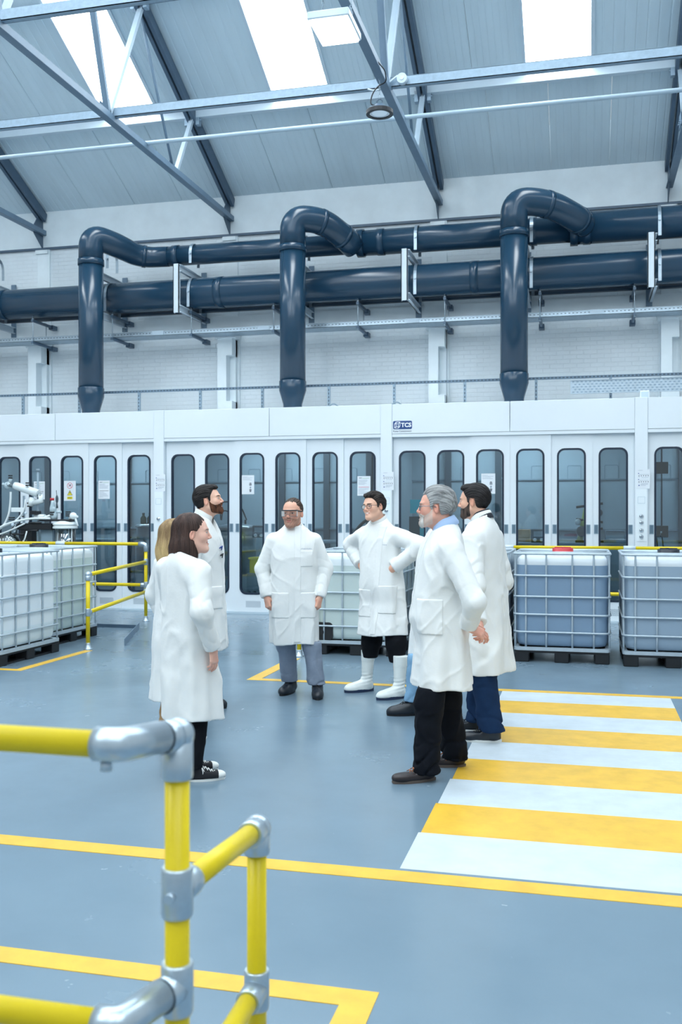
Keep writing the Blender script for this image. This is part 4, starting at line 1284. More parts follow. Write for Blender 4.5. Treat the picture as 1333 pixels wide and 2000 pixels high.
b.build('flask_grip', M_lab_white, t)
b = MB(); b.bbox(-.75, .75, -.22, .22, .40, .46, .01); b.build('cart_shelf', M_grey_plastic, t)
b = MB(); b.bbox(-.75, .75, -.22, .22, .10, .15, .01); b.build('cart_shelf', M_grey_plastic, t)
for sx in (-.72, .72):
    for sy in (-.19, .19): MB().tube([(sx, sy, .0), (sx, sy, .45)], .02, 8).build('cart_leg', M_galv_dull, t)
b = MB(); b.bbox(.02, .23, .02, .12, .46, 1.33, .006); b.build('rear_panel', M_handle, t)
b = MB(); b.tube([L(.62, .46, .0), L(.62, 1.10, 0)], .02, 8); b.tube([L(.45, 1.08, -.02), L(.78, 1.12, -.02)], .018, 8); b.tube([L(.78, 1.12, -.02), L(.70, .50, -.02)], .014, 8); b.build('support_frame', M_grey_plastic, t)
# ------------------------------------------------------------------ people: bodies and clothes as smooth distance fields, meshed here
F4 = np.float32
def V3(p): return np.asarray(p, dtype=F4)
def smin(a, b, k):
    h = np.clip(.5 + .5*(b - a)/k, 0, 1)
    return b + (a - b)*h - k*h*(1 - h)
def smax(a, b, k): return -smin(-a, -b, k)
def sstep(a, b, x):
    t = np.clip((x - a)/(b - a), 0, 1)
    return t*t*(3 - 2*t)
def sph(P, c, r): return np.linalg.norm(P - V3(c), axis=1) - F4(r)
def ell(P, c, r, M=None):
    q = P - V3(c)
    if M is not None: q = q @ M
    r = V3(r)
    k0 = np.linalg.norm(q/r, axis=1); k1 = np.linalg.norm(q/(r*r), axis=1) + F4(1e-6)
    return k0*(k0 - 1)/k1
def rcone(P, a, b, ra, rb, want_t=False):
    a, b = V3(a), V3(b)
    ba = b - a
    pa = P - a
    t = np.clip((pa @ ba)/F4(ba @ ba), 0, 1)
    d = np.linalg.norm(pa - t[:, None]*ba, axis=1) - (F4(ra) + F4(rb - ra)*t)
    return (d, t) if want_t else d
def rbox(P, c, h, r=0.0, M=None):
    q = P - V3(c)
    if M is not None: q = q @ M
    q = np.abs(q) - V3(h) + F4(r)
    return np.linalg.norm(np.maximum(q, 0), axis=1) + np.minimum(q.max(axis=1), 0) - F4(r)
def waves(P, seed, n, f0, f1, stretch=(1, 1, 1)):
    """cheap smooth noise in about -1..1"""
    rs = np.random.RandomState(seed)
    out = np.zeros(len(P), F4)
    Q = P * V3(stretch)
    for i in range(n):
        k = rs.randn(3); k = k/np.linalg.norm(k) * (f0 + (f1 - f0)*rs.rand())
        out += np.sin(Q @ V3(k) + F4(rs.rand()*6.28))
    return out / math.sqrt(n)
def rotz(a):
    c, s = math.cos(a), math.sin(a); return np.array([[c, -s, 0], [s, c, 0], [0, 0, 1]])
def rotx(a):
    c, s = math.cos(a), math.sin(a); return np.array([[1, 0, 0], [0, c, -s], [0, s, c]])
def roty(a):
    c, s = math.cos(a), math.sin(a); return np.array([[c, 0, s], [0, 1, 0], [-s, 0, c]])

def surface_net(f, lo, hi, h, slack=1.9):
    """polygonise f(P) = 0 inside a box; works coarse first, then only near the surface"""
    lo = np.asarray(lo, float); hi = np.asarray(hi, float)
    B = 4
    nb = np.maximum(1, np.ceil((hi - lo)/(h*B)).astype(int)) + 1
    cg = np.stack(np.meshgrid(*[lo[i] + (np.arange(nb[i])*B + 1.5)*h for i in range(3)], indexing='ij'), -1).reshape(-1, 3).astype(F4)
    cd = f(cg)
    near = np.abs(cd) < h*B*slack
    vol = np.repeat(np.repeat(np.repeat(cd.reshape(nb), B, 0), B, 1), B, 2).astype(F4)
    bi = np.argwhere(near.reshape(nb))
    off = np.stack(np.meshgrid(*[np.arange(B)]*3, indexing='ij'), -1).reshape(-1, 3)
    idx = (bi[:, None, :]*B + off[None]).reshape(-1, 3)
    for s in range(0, len(idx), 400000):
        ii = idx[s:s+400000]
        vol[ii[:, 0], ii[:, 1], ii[:, 2]] = f((lo + ii*h).astype(F4))
    n = np.array(vol.shape)
    s = vol < 0
    c = np.zeros(n - 1, np.int8)
    for dx in (0, 1):
        for dy in (0, 1):
            for dz in (0, 1):
                c += s[dx:n[0]-1+dx, dy:n[1]-1+dy, dz:n[2]-1+dz]
    act = np.argwhere((c > 0) & (c < 8))
    if len(act) == 0: return np.zeros((0, 3)), np.zeros((0, 4), int)
    ids = -np.ones(n - 1, np.int64); ids[act[:, 0], act[:, 1], act[:, 2]] = np.arange(len(act))
    acc = np.zeros((len(act), 3)); cnt = np.zeros(len(act))
    corners = [(dx, dy, dz) for dx in (0, 1) for dy in (0, 1) for dz in (0, 1)]
    val = {k: vol[act[:, 0]+k[0], act[:, 1]+k[1], act[:, 2]+k[2]] for k in corners}
    for a in corners:
        for ax in range(3):
            if a[ax]: continue
            b = list(a); b[ax] = 1; b = tuple(b)
            va, vb = val[a], val[b]
            m = (va < 0) != (vb < 0)
            t = va[m]/(va[m] - vb[m])
            p = np.repeat(np.array(a, float)[None], m.sum(), 0); p[:, ax] = t
            acc[m] += p; cnt[m] += 1
    verts = lo + (act + acc/cnt[:, None])*h
    quads = []
    for ax in range(3):
        u, w = (ax+1) % 3, (ax+2) % 3
        sl0 = [slice(None)]*3; sl1 = [slice(None)]*3
        sl0[ax] = slice(0, n[ax]-1); sl1[ax] = slice(1, n[ax])
        s0, s1 = s[tuple(sl0)], s[tuple(sl1)]
        e = np.argwhere(s0 != s1)
        e = e[(e[:, u] > 0) & (e[:, w] > 0) & (e[:, u] < n[u]-1) & (e[:, w] < n[w]-1)]
        q = []
        for (du, dw) in ((-1, -1), (0, -1), (0, 0), (-1, 0)):
            g = e.copy(); g[:, u] += du; g[:, w] += dw
            q.append(ids[g[:, 0], g[:, 1], g[:, 2]])
        q = np.stack(q, 1)
        flip = ~s0[e[:, 0], e[:, 1], e[:, 2]]
        q[flip] = q[flip][:, ::-1]
        quads.append(q[(q >= 0).all(1)])
    return verts, np.concatenate(quads)

def np_mesh(name, verts, quads, mats, cols=None, smooth_iter=0, mi=None):
    me = bpy.data.meshes.new(name)
    verts = np.asarray(verts, float)
    for _ in range(smooth_iter):
        acc = np.zeros_like(verts); cnt = np.zeros(len(verts))
        for a, b in ((0, 1), (1, 2), (2, 3), (3, 0)):
            np.add.at(acc, quads[:, a], verts[quads[:, b]]); np.add.at(cnt, quads[:, a], 1)
            np.add.at(acc, quads[:, b], verts[quads[:, a]]); np.add.at(cnt, quads[:, b], 1)
        verts = verts*.5 + .5*acc/np.maximum(cnt, 1)[:, None]
    nv, nf = len(verts), len(quads)
    me.vertices.add(nv); me.vertices.foreach_set('co', verts.astype(F4).ravel())
    me.loops.add(nf*4); me.loops.foreach_set('vertex_index', quads.astype(np.int32).ravel())
    me.polygons.add(nf); me.polygons.foreach_set('loop_start', np.arange(0, nf*4, 4, dtype=np.int32))
    me.polygons.foreach_set('use_smooth', np.ones(nf, bool))
    if not isinstance(mats, (list, tuple)): mats = [mats]
    for m in mats: me.materials.append(m)
    if mi is not None: me.polygons.foreach_set('material_index', mi.astype(np.int32))
    me.update(calc_edges=True)
    if cols is not None:
        at_ = me.color_attributes.new('Col', 'FLOAT_COLOR', 'POINT')
        at_.data.foreach_set('color', np.concatenate([cols, np.ones((nv, 1))], 1).astype(F4).ravel())
    return me

def np_obj(name, me, parent):
    o = bpy.data.objects.new(name, me); link(o); o.parent = parent
    return o

# ---------------------------------------------------------------- materials of people
M_skin = mat('skin', (220, 170, 146), 0.48, attr=True, sss=0.08)
M_hairs = {}
def hair_mat(name, rgb, rough=0.45):
    m = mat(name, rgb, .55, attr=True, spec=.3, bump=0.25, bscale=160)
    return m
M_hair = hair_mat('hair', (40, 32, 30))
M_coat = mat('white_cotton', (225, 228, 228), 0.75, var=0.03, vscale=5, bump=0.22, bscale=22)
M_coat_seam = mat('white_cotton_trim', (223, 226, 226), 0.75)
def cloth(name, rgb, bump=0.2): return mat(name, rgb, 0.85, spec=.15, var=0.10, vscale=14, bump=bump, bscale=40)
M_black_cloth = cloth('black_cloth', (15, 18, 24))
M_navy_denim = cloth('navy_denim', (22, 46, 78))
M_grey_cloth = cloth('grey_cloth', (136, 148, 166))
M_pale_denim = cloth('pale_denim', (128, 168, 200))
M_black_leather = mat('black_leather', (24, 32, 42), 0.42, var=0.15, vscale=30)
M_brown_leather = mat('brown_leather', (40, 32, 35), 0.45, var=0.15, vscale=30)
M_sole_white = mat('white_rubber', (226, 230, 228), 0.5)
M_sole_black = mat('black_sole', (18, 22, 28), 0.6)
M_sole_navy = mat('navy_sole', (28, 46, 78), 0.5)
M_sole_brown = mat('brown_sole', (92, 82, 76), 0.6)
M_boot_white = mat('white_boot', (226, 233, 232), 0.32)
M_canvas = mat('black_canvas', (16, 20, 28), 0.8, bump=.1, bscale=120)
M_lace_white = mat('white_lace', (236, 238, 238), 0.7)
M_lace_brown = mat('brown_lace', (150, 96, 66), 0.7)
M_lace_black = mat('black_lace', (26, 30, 36), 0.7)
M_spec = mat('spectacle_frame', (34, 38, 44), 0.3)
M_spec_silver = mat('spectacle_metal', (120, 128, 136), 0.25, metal=0.7)
M_lens = glass_mat('lens_glass', (0.96, 0.97, 0.98), -0.05)
M_shirt_blue = mat('shirt_blue', (158, 184, 220), 0.75)
M_shirt_navy = mat('shirt_navy', (26, 32, 44), 0.75)

def lc(rgb): return np.array(lin(rgb))
def mixc(a, b, t): return a*(1 - t[:, None]) + b*t[:, None]

# ---------------------------------------------------------------- head in its own frame: +y face, +z crown, origin between the ears at eye height
def head_sdf(Q, neck, o):
    ja = o.get('jaw', 1.0)
    d = ell(Q, (0, -.018, .030), (.074, .097, .091))
    d = smin(d, ell(Q, (0, .028, .020), (.062, .060, .075)), .03)                      # forehead and face mass
    d = smin(d, ell(Q, (0, .028, -.045), (.054*ja, .060, .066)), .03)
    d = smin(d, rcone(Q, (.050*ja, .0, -.055), (.018, .068, -.096), .018, .017), .035)  # jaw line
    d = smin(d, rcone(Q, (-.050*ja, .0, -.055), (-.018, .068, -.096), .018, .017), .035)
    d = smin(d, sph(Q, (0, .074, -.097), .017), .022)                                   # chin
    ck = o.get('cheek', 0)
    for s in (-1, 1):
        d = smin(d, sph(Q, (s*.043, .054, -.022), .022 + ck), .03)                      # cheekbones
        d = smin(d, rcone(Q, (s*.012, .088, .024), (s*.045, .070, .026), .008, .006), .016)   # brow
    for s in (-1, 1):
        d = smax(d, -sph(Q, (s*.031, .101, .004), .0165), .012)                         # sockets
    n = rcone(Q, (0, .088, .014), (0, .106, -.022), .0070, .0088)                       # nose
    n = smin(n, sph(Q, (.0095, .097, -.030), .0070), .008)
    n = smin(n, sph(Q, (-.0095, .097, -.030), .0070), .008)
    n = smin(n, sph(Q, (0, .1075, -.0255), .0072), .008)
    d = smin(d, n, .010)
    for s in (-1, 1):
        d = smin(d, sph(Q, (s*.031, .0755, .004), .0128), .004)                         # lids
    w = .021 + o.get('smile', 0)*.006
    up = o.get('smile', 0)*.005
    d = smin(d, rcone(Q, (-w*.7, .085, -.0560+up), (w*.7, .085, -.0560+up), .0055, .0055), .008)
    d = smin(d, ell(Q, (0, .090, -.055), (.013, .008, .005)), .006)
    d = smin(d, ell(Q, (0, .088, -.067), (.017, .009, .0062)), .007)
    d = smax(d, -rcone(Q, (-w*.9, .094, -.0612 + up*1.3), (w*.9, .094, -.0612 + up*1.3), .0032 + o.get('smile', 0)*.002, .0032 + o.get('smile', 0)*.002), .004)
    for s in (-1, 1):                                                                   # ears
        M = rotz(s*R(24)) @ rotx(R(-8))
        e = ell(Q, (s*.077, -.010, -.006), (.0090, .0160, .0285), M)
        e = smax(e, -ell(Q, (s*.0855, -.007, -.004), (.006, .0095, .018), M), .004)
        d = smin(d, e, .006)
    nk = rcone(Q, (0, -.030, -.050), neck, .052*o.get('neck', 1), .057*o.get('neck', 1))
    nk = smin(nk, rcone(Q, (0, .035, -.085), neck, .020, .050), .03)
    return smin(d, nk, .022)

def beard_line(Q, full):
    """>0 inside the beard area"""
    x, y, z = np.abs(Q[:, 0]), Q[:, 1], Q[:, 2]
    full = full if full != 1 else 0
    top = np.interp(y, [-.02, .012, .03, .055, .075, .090, .13], [.03, .0, -.028, -.045, -.044, -.0375, -.034]).astype(F4)
    m = sstep(-.003, .005, top - z) * sstep(.0, .012, y - .006*1) * sstep(-.150, -.118, z + (.09 - y)*.55*0)
    m *= sstep(-.124, -.110, z - (.06 - y)*.42)
    lip = np.sqrt((x/.021)**2 + ((z + .062)/.0085)**2)
    m *= np.where(y > .07, sstep(.9, 1.15, lip), 1)
    if full: m *= np.maximum(sstep(full - .012, full + .012, y), 0)
    return m

def head_colors(Q, o):
    skin = lc(o.get('skin', (222, 172, 148)))
    x, y, z = Q[:, 0], Q[:, 1], Q[:, 2]; ax = np.abs(x)
    c = np.repeat(skin[None], len(Q), 0)
    ruddy = skin * np.array([1.02, .74, .70])
    ck = np.exp(-((ax - .042)/.02)**2 - ((z + .025)/.022)**2) * (y > .03)
    c = mixc(c, ruddy, (ck*o.get('ruddy', .55)).astype(F4))
    nz = np.exp(-((ax)/.016)**2 - ((z + .024)/.02)**2) * (y > .09)
    c = mixc(c, ruddy, nz*.5)
    er = sstep(.070, .078, ax) * (np.abs(z + .006) < .04) * (y < .02)
    c = mixc(c, ruddy, er*.6)
    if o.get('stubble'):
        rgb, k = o['stubble']
        nz2 = .8 + .2*waves(Q, 5, 8, 300, 700)
        c = mixc(c, lc(rgb), np.clip(beard_line(Q, 1)*k*nz2, 0, 1))
    # lips
    w = .021 + o.get('smile', 0)*.006; up = o.get('smile', 0)*.005
    lip = np.exp(-(np.sqrt((x/w)**2 + ((z + .0615 - up*(1 + (x/w)**2)*.6)/.0095)**2))**6) * (y > .070)
    c = mixc(c, lc(o.get('lip', (188, 112, 104))), lip*.75)
    mouth = np.exp(-((z + .0612 - up*1.3)/.0016)**2) * (ax < w*.95) * (y > .07)
    c = mixc(c, lc((90, 40, 38)), mouth*.85)
    if o.get('smile'):
        te = np.exp(-((z + .0612 - up*1.3)/.0042)**4) * (ax < w*.72) * (y > .07)
        c = mixc(c, lc((236, 232, 226)), te*.95)
    nost = np.exp(-((ax - .0075)/.0035)**2 - ((z + .0385)/.003)**2) * (y > .095)
    c = mixc(c, lc((110, 62, 54)), nost*.8)
    # brows, lashes, eyes
    bz = .0215 + .003*np.cos((ax - .03)*70)
    br = np.exp(-((z - bz)/.0042)**4) * sstep(.010, .016, ax) * sstep(.054, .044, ax) * (y > .05)
    c = mixc(c, lc(o.get('brow', (50, 38, 34))), br*o.get('browk', .85))
    ex = (ax - .031)/.0140
    opn = .0046*np.clip(1 - ex**2, 0, 1)**.6*o.get('eye_open', 1)
    eye = (np.abs(z - .0045) < opn) & (np.abs(ex) < 1) & (y > .06)
    c[eye] = lc((186, 180, 176))
    look = o.get('look', 0)
    ir = eye & (((x - np.sign(x)*.031 - look)**2 + (z - .0048)**2) < .0056**2)
    c[ir] = lc(o.get('iris', (62, 48, 40)))
    lash = (np.abs(z - .0045 - opn - .0010) < .0014) & (np.abs(ex) < 1.1) & (y > .055)
    c[lash] = lc((46, 34, 32))
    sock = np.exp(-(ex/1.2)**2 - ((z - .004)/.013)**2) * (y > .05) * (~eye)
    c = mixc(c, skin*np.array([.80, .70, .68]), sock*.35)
    return np.clip(c, 0, 1)

# hair shapes, each a field in the head frame
def cut_short(Q, o, vol=.010, front=.078, swept=0, quiff=0):
    x, y, z = Q[:, 0], Q[:, 1], Q[:, 2]; ax = np.abs(x)
    d = ell(Q, (0, -.020, .034), (.075 + vol*.7, .099 + vol*.8, .090 + vol*1.2))
    if quiff: d = smin(d, ell(Q, (0, .050, .098), (.052, .040, .020 + quiff)), .02)
    th = np.arctan2(x, z + .06)
    wig = waves(Q, 11, 5, 18, 40)
    d = d + (.0011*np.sin(th*70 + wig*2.6) + .0016*waves(Q, 12, 10, 90, 260, (1, .30, 1)))*o.get('rough', 1)
    if o.get('mess'): d = d + o['mess']*waves(Q, 21, 7, 45, 95)
    zmin = np.interp(y, [-.13, -.085, -.055, -.034, -.026, .008, .014, .026, .032, .046, .060, .080],
                        [-.075, -.078, -.062, -.030, .026, .028, -.012, -.012, .030, .048, front - .012, front]).astype(F4)
    if o.get('recede'): zmin = zmin + o['recede']*sstep(.02, .06, y)*sstep(.012, .05, ax)
    return smax(d, (zmin - z)*.75, .006)
def cut_bob(Q, o, length=-.20, back=0.0):
    x, y, z = Q[:, 0], Q[:, 1], Q[:, 2]; ax = np.abs(x)
    d = ell(Q, (0, -.020, .030), (.083, .108, .101))
    body = ell(Q, (0, -.042 - back, -.095), (.090 + back, .092, .150))
    body = smax(body, (length + .02*np.cos(x*30) + (y + .05)*o.get('slope', .25)) - z, .02)
    d = smin(d, body, .03)
    ph = np.arctan2(x, y + .04)
    d = d + .0016*np.sin(ph*44 + waves(Q, 31, 4, 10, 22)*2.2) + .0012*waves(Q, 32, 6, 120, 240, (1, 1, .12))
    # face opening: everything in front of the ears, below the hairline
    yl = np.interp(z, [-.25, -.12, -.05, .0, .04, .075, .10, .13], o.get('opening', [.03, .012, .004, .010, .030, .058, .085, .12])).astype(F4)
    d = smax(d, (y - yl)*.8, .008)
    if o.get('ear_out'):   # tucked behind the ear
        d = smax(d, -ell(Q, (.085, .004, -.012), (.03, .026, .034)), .006)
    return d

def hand_sdf(P, W, f, n, t, curl, thumb=(.6, .7, .25), scale=1.0, spread=.0):
    """five-fingered hand: wrist W, forward f, palm normal n, thumb side t"""
    f, n, t = [np.asarray(v, float)/np.linalg.norm(v) for v in (f, n, t)]
    W = np.asarray(W, float); s = scale
    d = None
    offs = (.027, .009, -.010, -.027); lens = (.074, .082, .077, .060); base = (.086, .090, .086, .078)
    d = rcone(P, W - f*.03, W + f*.02*s, .026*s, .025*s)
    fing = None
    for i in range(4):
        b = W + f*base[i]*s + t*offs[i]*s
        d = smin(d, rcone(P, W + f*.01 + t*offs[i]*.55*s, b, .0165*s, .0115*s), .014)
        c = curl[i] if hasattr(curl, '__len__') else curl
        p = b; a = c*.55
        for j, fr in enumerate((.46, .30, .24)):
            dr = f*math.cos(a) + n*math.sin(a) + t*spread*(1.5 - i)*.3
            dr = dr/np.linalg.norm(dr)
            q = p + dr*lens[i]*fr*s
            r0 = (.0092, .0082, .0074)[j]*s; r1 = (.0082, .0074, .0062)[j]*s
            g = rcone(P, p, q, r0, r1)
            fing = g if fing is None else np.minimum(fing, g) if j == 0 else smin(fing, g, .003)
            p = q; a += c*.9
    b = W + f*.022*s + t*.024*s + n*.006
    dr = f*thumb[0] + t*thumb[1] + n*thumb[2]; dr = dr/np.linalg.norm(dr)
    m1 = b + dr*.045*s
    dr2 = f*(thumb[0] + .5) + t*(thumb[1] - .45) + n*(thumb[2] + .2); dr2 = dr2/np.linalg.norm(dr2)
    m2 = m1 + dr2*.032*s; m3 = m2 + (dr2*.8 + f*.3)/np.linalg.norm(dr2*.8 + f*.3)*.026*s
    th = smin(rcone(P, b, m1, .0150*s, .0105*s), smin(rcone(P, m1, m2, .0102*s, .0092*s), rcone(P, m2, m3, .0092*s, .0070*s), .004), .006)
    d = smin(d, fing, .006)
    return smin(d, th, .008)
def sm_table(zs, vals, sig=.018):
    zt = np.linspace(min(zs) - .1, max(zs) + .1, 300)
    o = np.argsort(zs)
    v = np.interp(zt, np.asarray(zs)[o], np.asarray(vals)[o])
    k = np.exp(-.5*(np.arange(-25, 26)*(zt[1]-zt[0])/sig)**2); k /= k.sum()
    return zt, np.convolve(np.pad(v, 25, mode='edge'), k, mode='valid')

def shoe(root, kind, foot, yaw, s=1.0, shaft=None):
    """foot: ankle point on the floor plan (x, y); yaw turns the toes (0 = straight ahead, + to the left)"""
    M = Matrix.Translation((foot[0], foot[1], 0)) @ Matrix.Rotation(yaw, 4, 'Z') @ Matrix.Diagonal((s, s, s, 1))
    wide = 1.12 if kind in ('safety', 'wellington') else 1.0
    out = []
    for i in range(28):
        t = 2*PI*i/28
        y = .062 + .140*math.sin(t)
        w = .036 + .010*math.sin(min(max((y + .02)/.20, 0), 1)*PI) - (.004 if y < 0 else 0)
        x = w*wide*math.cos(t)*abs(math.cos(t))**-.25 if abs(math.cos(t)) > 1e-4 else 0
        out.append((x, y))
    sole_h = {'sneaker': .026, 'safety': .028, 'wellington': .034, 'boat': .017, 'derby': .020}[kind]
    def f(Q):
        q = Q / V3((wide, 1, 1))
        toe = .016 if kind in ('safety', 'wellington') else 0
        d = rcone(q, (0, -.035, .050), (0, .02, .060), .036, .040)
        d = smin(d, ell(q, (0, .062, .030), (.0455, .135, .030 + toe*.2)), .012)
        d = smin(d, ell(q, (0, .075, .040), (.041, .085, .042 + toe*.2)), .02)
        d = smin(d, ell(q, (0, .138, .032), (.042, .061, .028 + toe)), .02)
        d = smin(d, rcone(q, (0, .0, .085), (0, .085, .052), .036, .036), .02)
        d = smax(d, sole_h*.55 - Q[:, 2], .004)
        top = {'sneaker': .088, 'safety': .165, 'wellington': .36, 'boat': .082, 'derby': .094}[kind]
        if kind == 'wellington':
            d = smin(d, rcone(q, (0, -.012, .07), (0, -.030, .40), .043, .063), .03)
            d = d - .003*sstep(.012, .0, np.abs(Q[:, 2] - .275) - .0) - .0045*np.exp(-((Q[:, 2] - .12)/.05)**2)*np.sin(Q[:, 2]*210 + Q[:, 1]*40)*.6
            d = d - .003*(Q[:, 2] > .285)
        else:
            d = smin(d, rcone(q, (0, -.020, .06), (0, -.022, top + .04), .040, .041), .025)
        if kind == 'boat':
            d = d - .004*np.exp(-((np.abs(ell(q, (0, .125, .062), (.030, .055, .03))))/.006)**2)
        d = smax(d, Q[:, 2] - top + (.03*sstep(.03, .07, Q[:, 1]) if kind in ('sneaker', 'boat', 'derby') else 0), .004)
        return d
    v, q = surface_net(f, (-.09, -.11, -.01), (.09, .235, .42 if kind == 'wellington' else .2), .0055)
    mu = {'sneaker': M_canvas, 'safety': M_black_leather, 'wellington': M_boot_white, 'boat': M_brown_leather, 'derby': M_black_leather}[kind]
    ms = {'sneaker': M_sole_white, 'safety': M_sole_black, 'wellington': M_sole_navy, 'boat': M_sole_brown, 'derby': M_sole_white}[kind]
    ml = {'sneaker': M_lace_white, 'safety': M_lace_black, 'wellington': None, 'boat': M_lace_brown, 'derby': M_lace_black}[kind]
    mats = [mu]; mi = None
    if kind == 'sneaker':
        mats.append(M_sole_white); c = v[q].mean(1); mi = (c[:, 1] > .150).astype(int)
    o = np_obj('boot' if kind in ('safety', 'wellington') else 'shoe', np_mesh('shoe', v, q, mats, mi=mi, smooth_iter=1), root)
    o.matrix_local = M
    b = MB()
    g = 1.04 if kind == 'wellington' else .975
    if kind == 'wellington':
        n = len(out)
        vs = [(x*g, y, 0) for x, y in out] + [(x*g, y, sole_h + (.014 if y < -.01 else .010*math.cos((y)*22))) for x, y in out]
        b.add(vs, [(i, (i+1) % n, n+(i+1) % n, n+i) for i in range(n)] + [tuple(range(n))[::-1], tuple(range(n, 2*n))])
    else:
        b.prism([(x*g*.97, y*.985) for x, y in out], 0, sole_h*.35); b.prism([(x*g, y) for x, y in out], sole_h*.35, sole_h)
    b.build('sole', ms, o)
    if kind == 'sneaker':
        b = MB(); n = len(out); b.prism([(x*g*1.012, y*1.002) for x, y in out], sole_h*.62, sole_h*.72); b.build('sole_stripe', M_sole_black, o)
    if ml:
        b = MB()
        n = 5 if kind != 'boat' else 3
        for i in range(n):
            y = .040 + i*.020; z = {'sneaker': .096, 'safety': .120, 'boat': .092, 'derby': .098}[kind] - i*(.0095 if kind != 'safety' else .013)
            for sx in (-1, 1):
                b.tube([(sx*.024, y, z-.008), (0, y+.008, z+.001), (-sx*.022, y+.018, z-.012)], .0028, 6)
        if kind in ('sneaker', 'boat'):
            z0 = .100 if kind == 'sneaker' else .094
            for sx in (-1, 1):
                loop = [(0, .036, z0)] + [(sx*(.016 + .030*math.sin(PI*k/8)), .036 + .012*math.sin(PI*k/8), z0 - .058*math.sin(PI*k/16)**1.0 - .0) for k in range(1, 9)] + [(sx*.03, .04, z0-.03), (0, .038, z0)]
                b.tube(loop, .0026, 6)
                b.tube([(0, .036, z0), (sx*.034, .055, z0-.03), (sx*.042, .060, z0-.052)], .0024, 6)
        b.build('laces', ml, o)
    return o

def torso_profile(P):
    s = P['H']/1.75
    W, D = P.get('wide', 1)*s, P.get('deep', 1)*s
    hem = P['hem']
    nd_ = P.get('neck_drop', 0)
    flare = P.get('flare', 1.0)
    rows = [(1.555*s, .062/P.get('wide', 1), .064, -.010), (1.515*s, .074/P.get('wide', 1), .070, -.014), (1.485*s, .100, .078, -.016), (1.450*s, .144, .092, -.014), (1.405*s, .178, .106, -.010), (1.34*s, .196, .122, .0),
            (1.24*s, .196, .132, .008), (1.08*s, .190, .134 + P.get('belly', 0)*.5, .010 + P.get('belly', 0)*.4), (.94*s, .200, .142 + P.get('belly', 0), .008 + P.get('belly', 0)*.5), (.80*s, .206, .148, .006), (hem, .222*flare, .166*flare, .004), (hem - .1, .226*flare, .168*flare, .004)]
    rows = [(r[0] - nd_*max(0, 1 - i/4),) + r[1:] for i, r in enumerate(rows)]
    zs = [r[0] for r in rows]
    lx, ly = P.get('lean', (0, 0)); hx, hy = P.get('hem_off', (0, 0))
    def shift(z):
        t = (z - .9*s)/(.55*s)
        if t >= 0: return lx*t, ly*t
        u = (.9*s - z)/(.9*s - hem + 1e-6)
        return hx*u, hy*u
    cx = [shift(z)[0] for z in zs]; cy = [r[3]*D + shift(z)[1] for z, r in zip(zs, rows)]
    return (sm_table(zs, [r[1]*W for r in rows]), sm_table(zs, [r[2]*D for r in rows]), sm_table(zs, cx), sm_table(zs, cy)), shift

def limb_folds(P, a, b, t, amp, seed, f=95):
    """cloth rings slanting across a limb"""
    a, b = V3(a), V3(b); L = float(np.linalg.norm(b - a)); ax = (b - a)/L
    u = np.cross(ax, [.3, .8, .5]); u /= np.linalg.norm(u); w = np.cross(ax, u)
    q = P - a
    ph = np.arctan2(q @ V3(w), q @ V3(u))
    w = np.sin(t*L*f*.42 + 1.5*np.sin(ph + seed) + .7*np.sin(2*ph + seed*2.3) + seed)
    return amp*(.6 - 1.8*np.exp(-(w/.30)**2)*(.68 + .32*np.sin(ph*1.0 + seed*3.1 + t*3)))

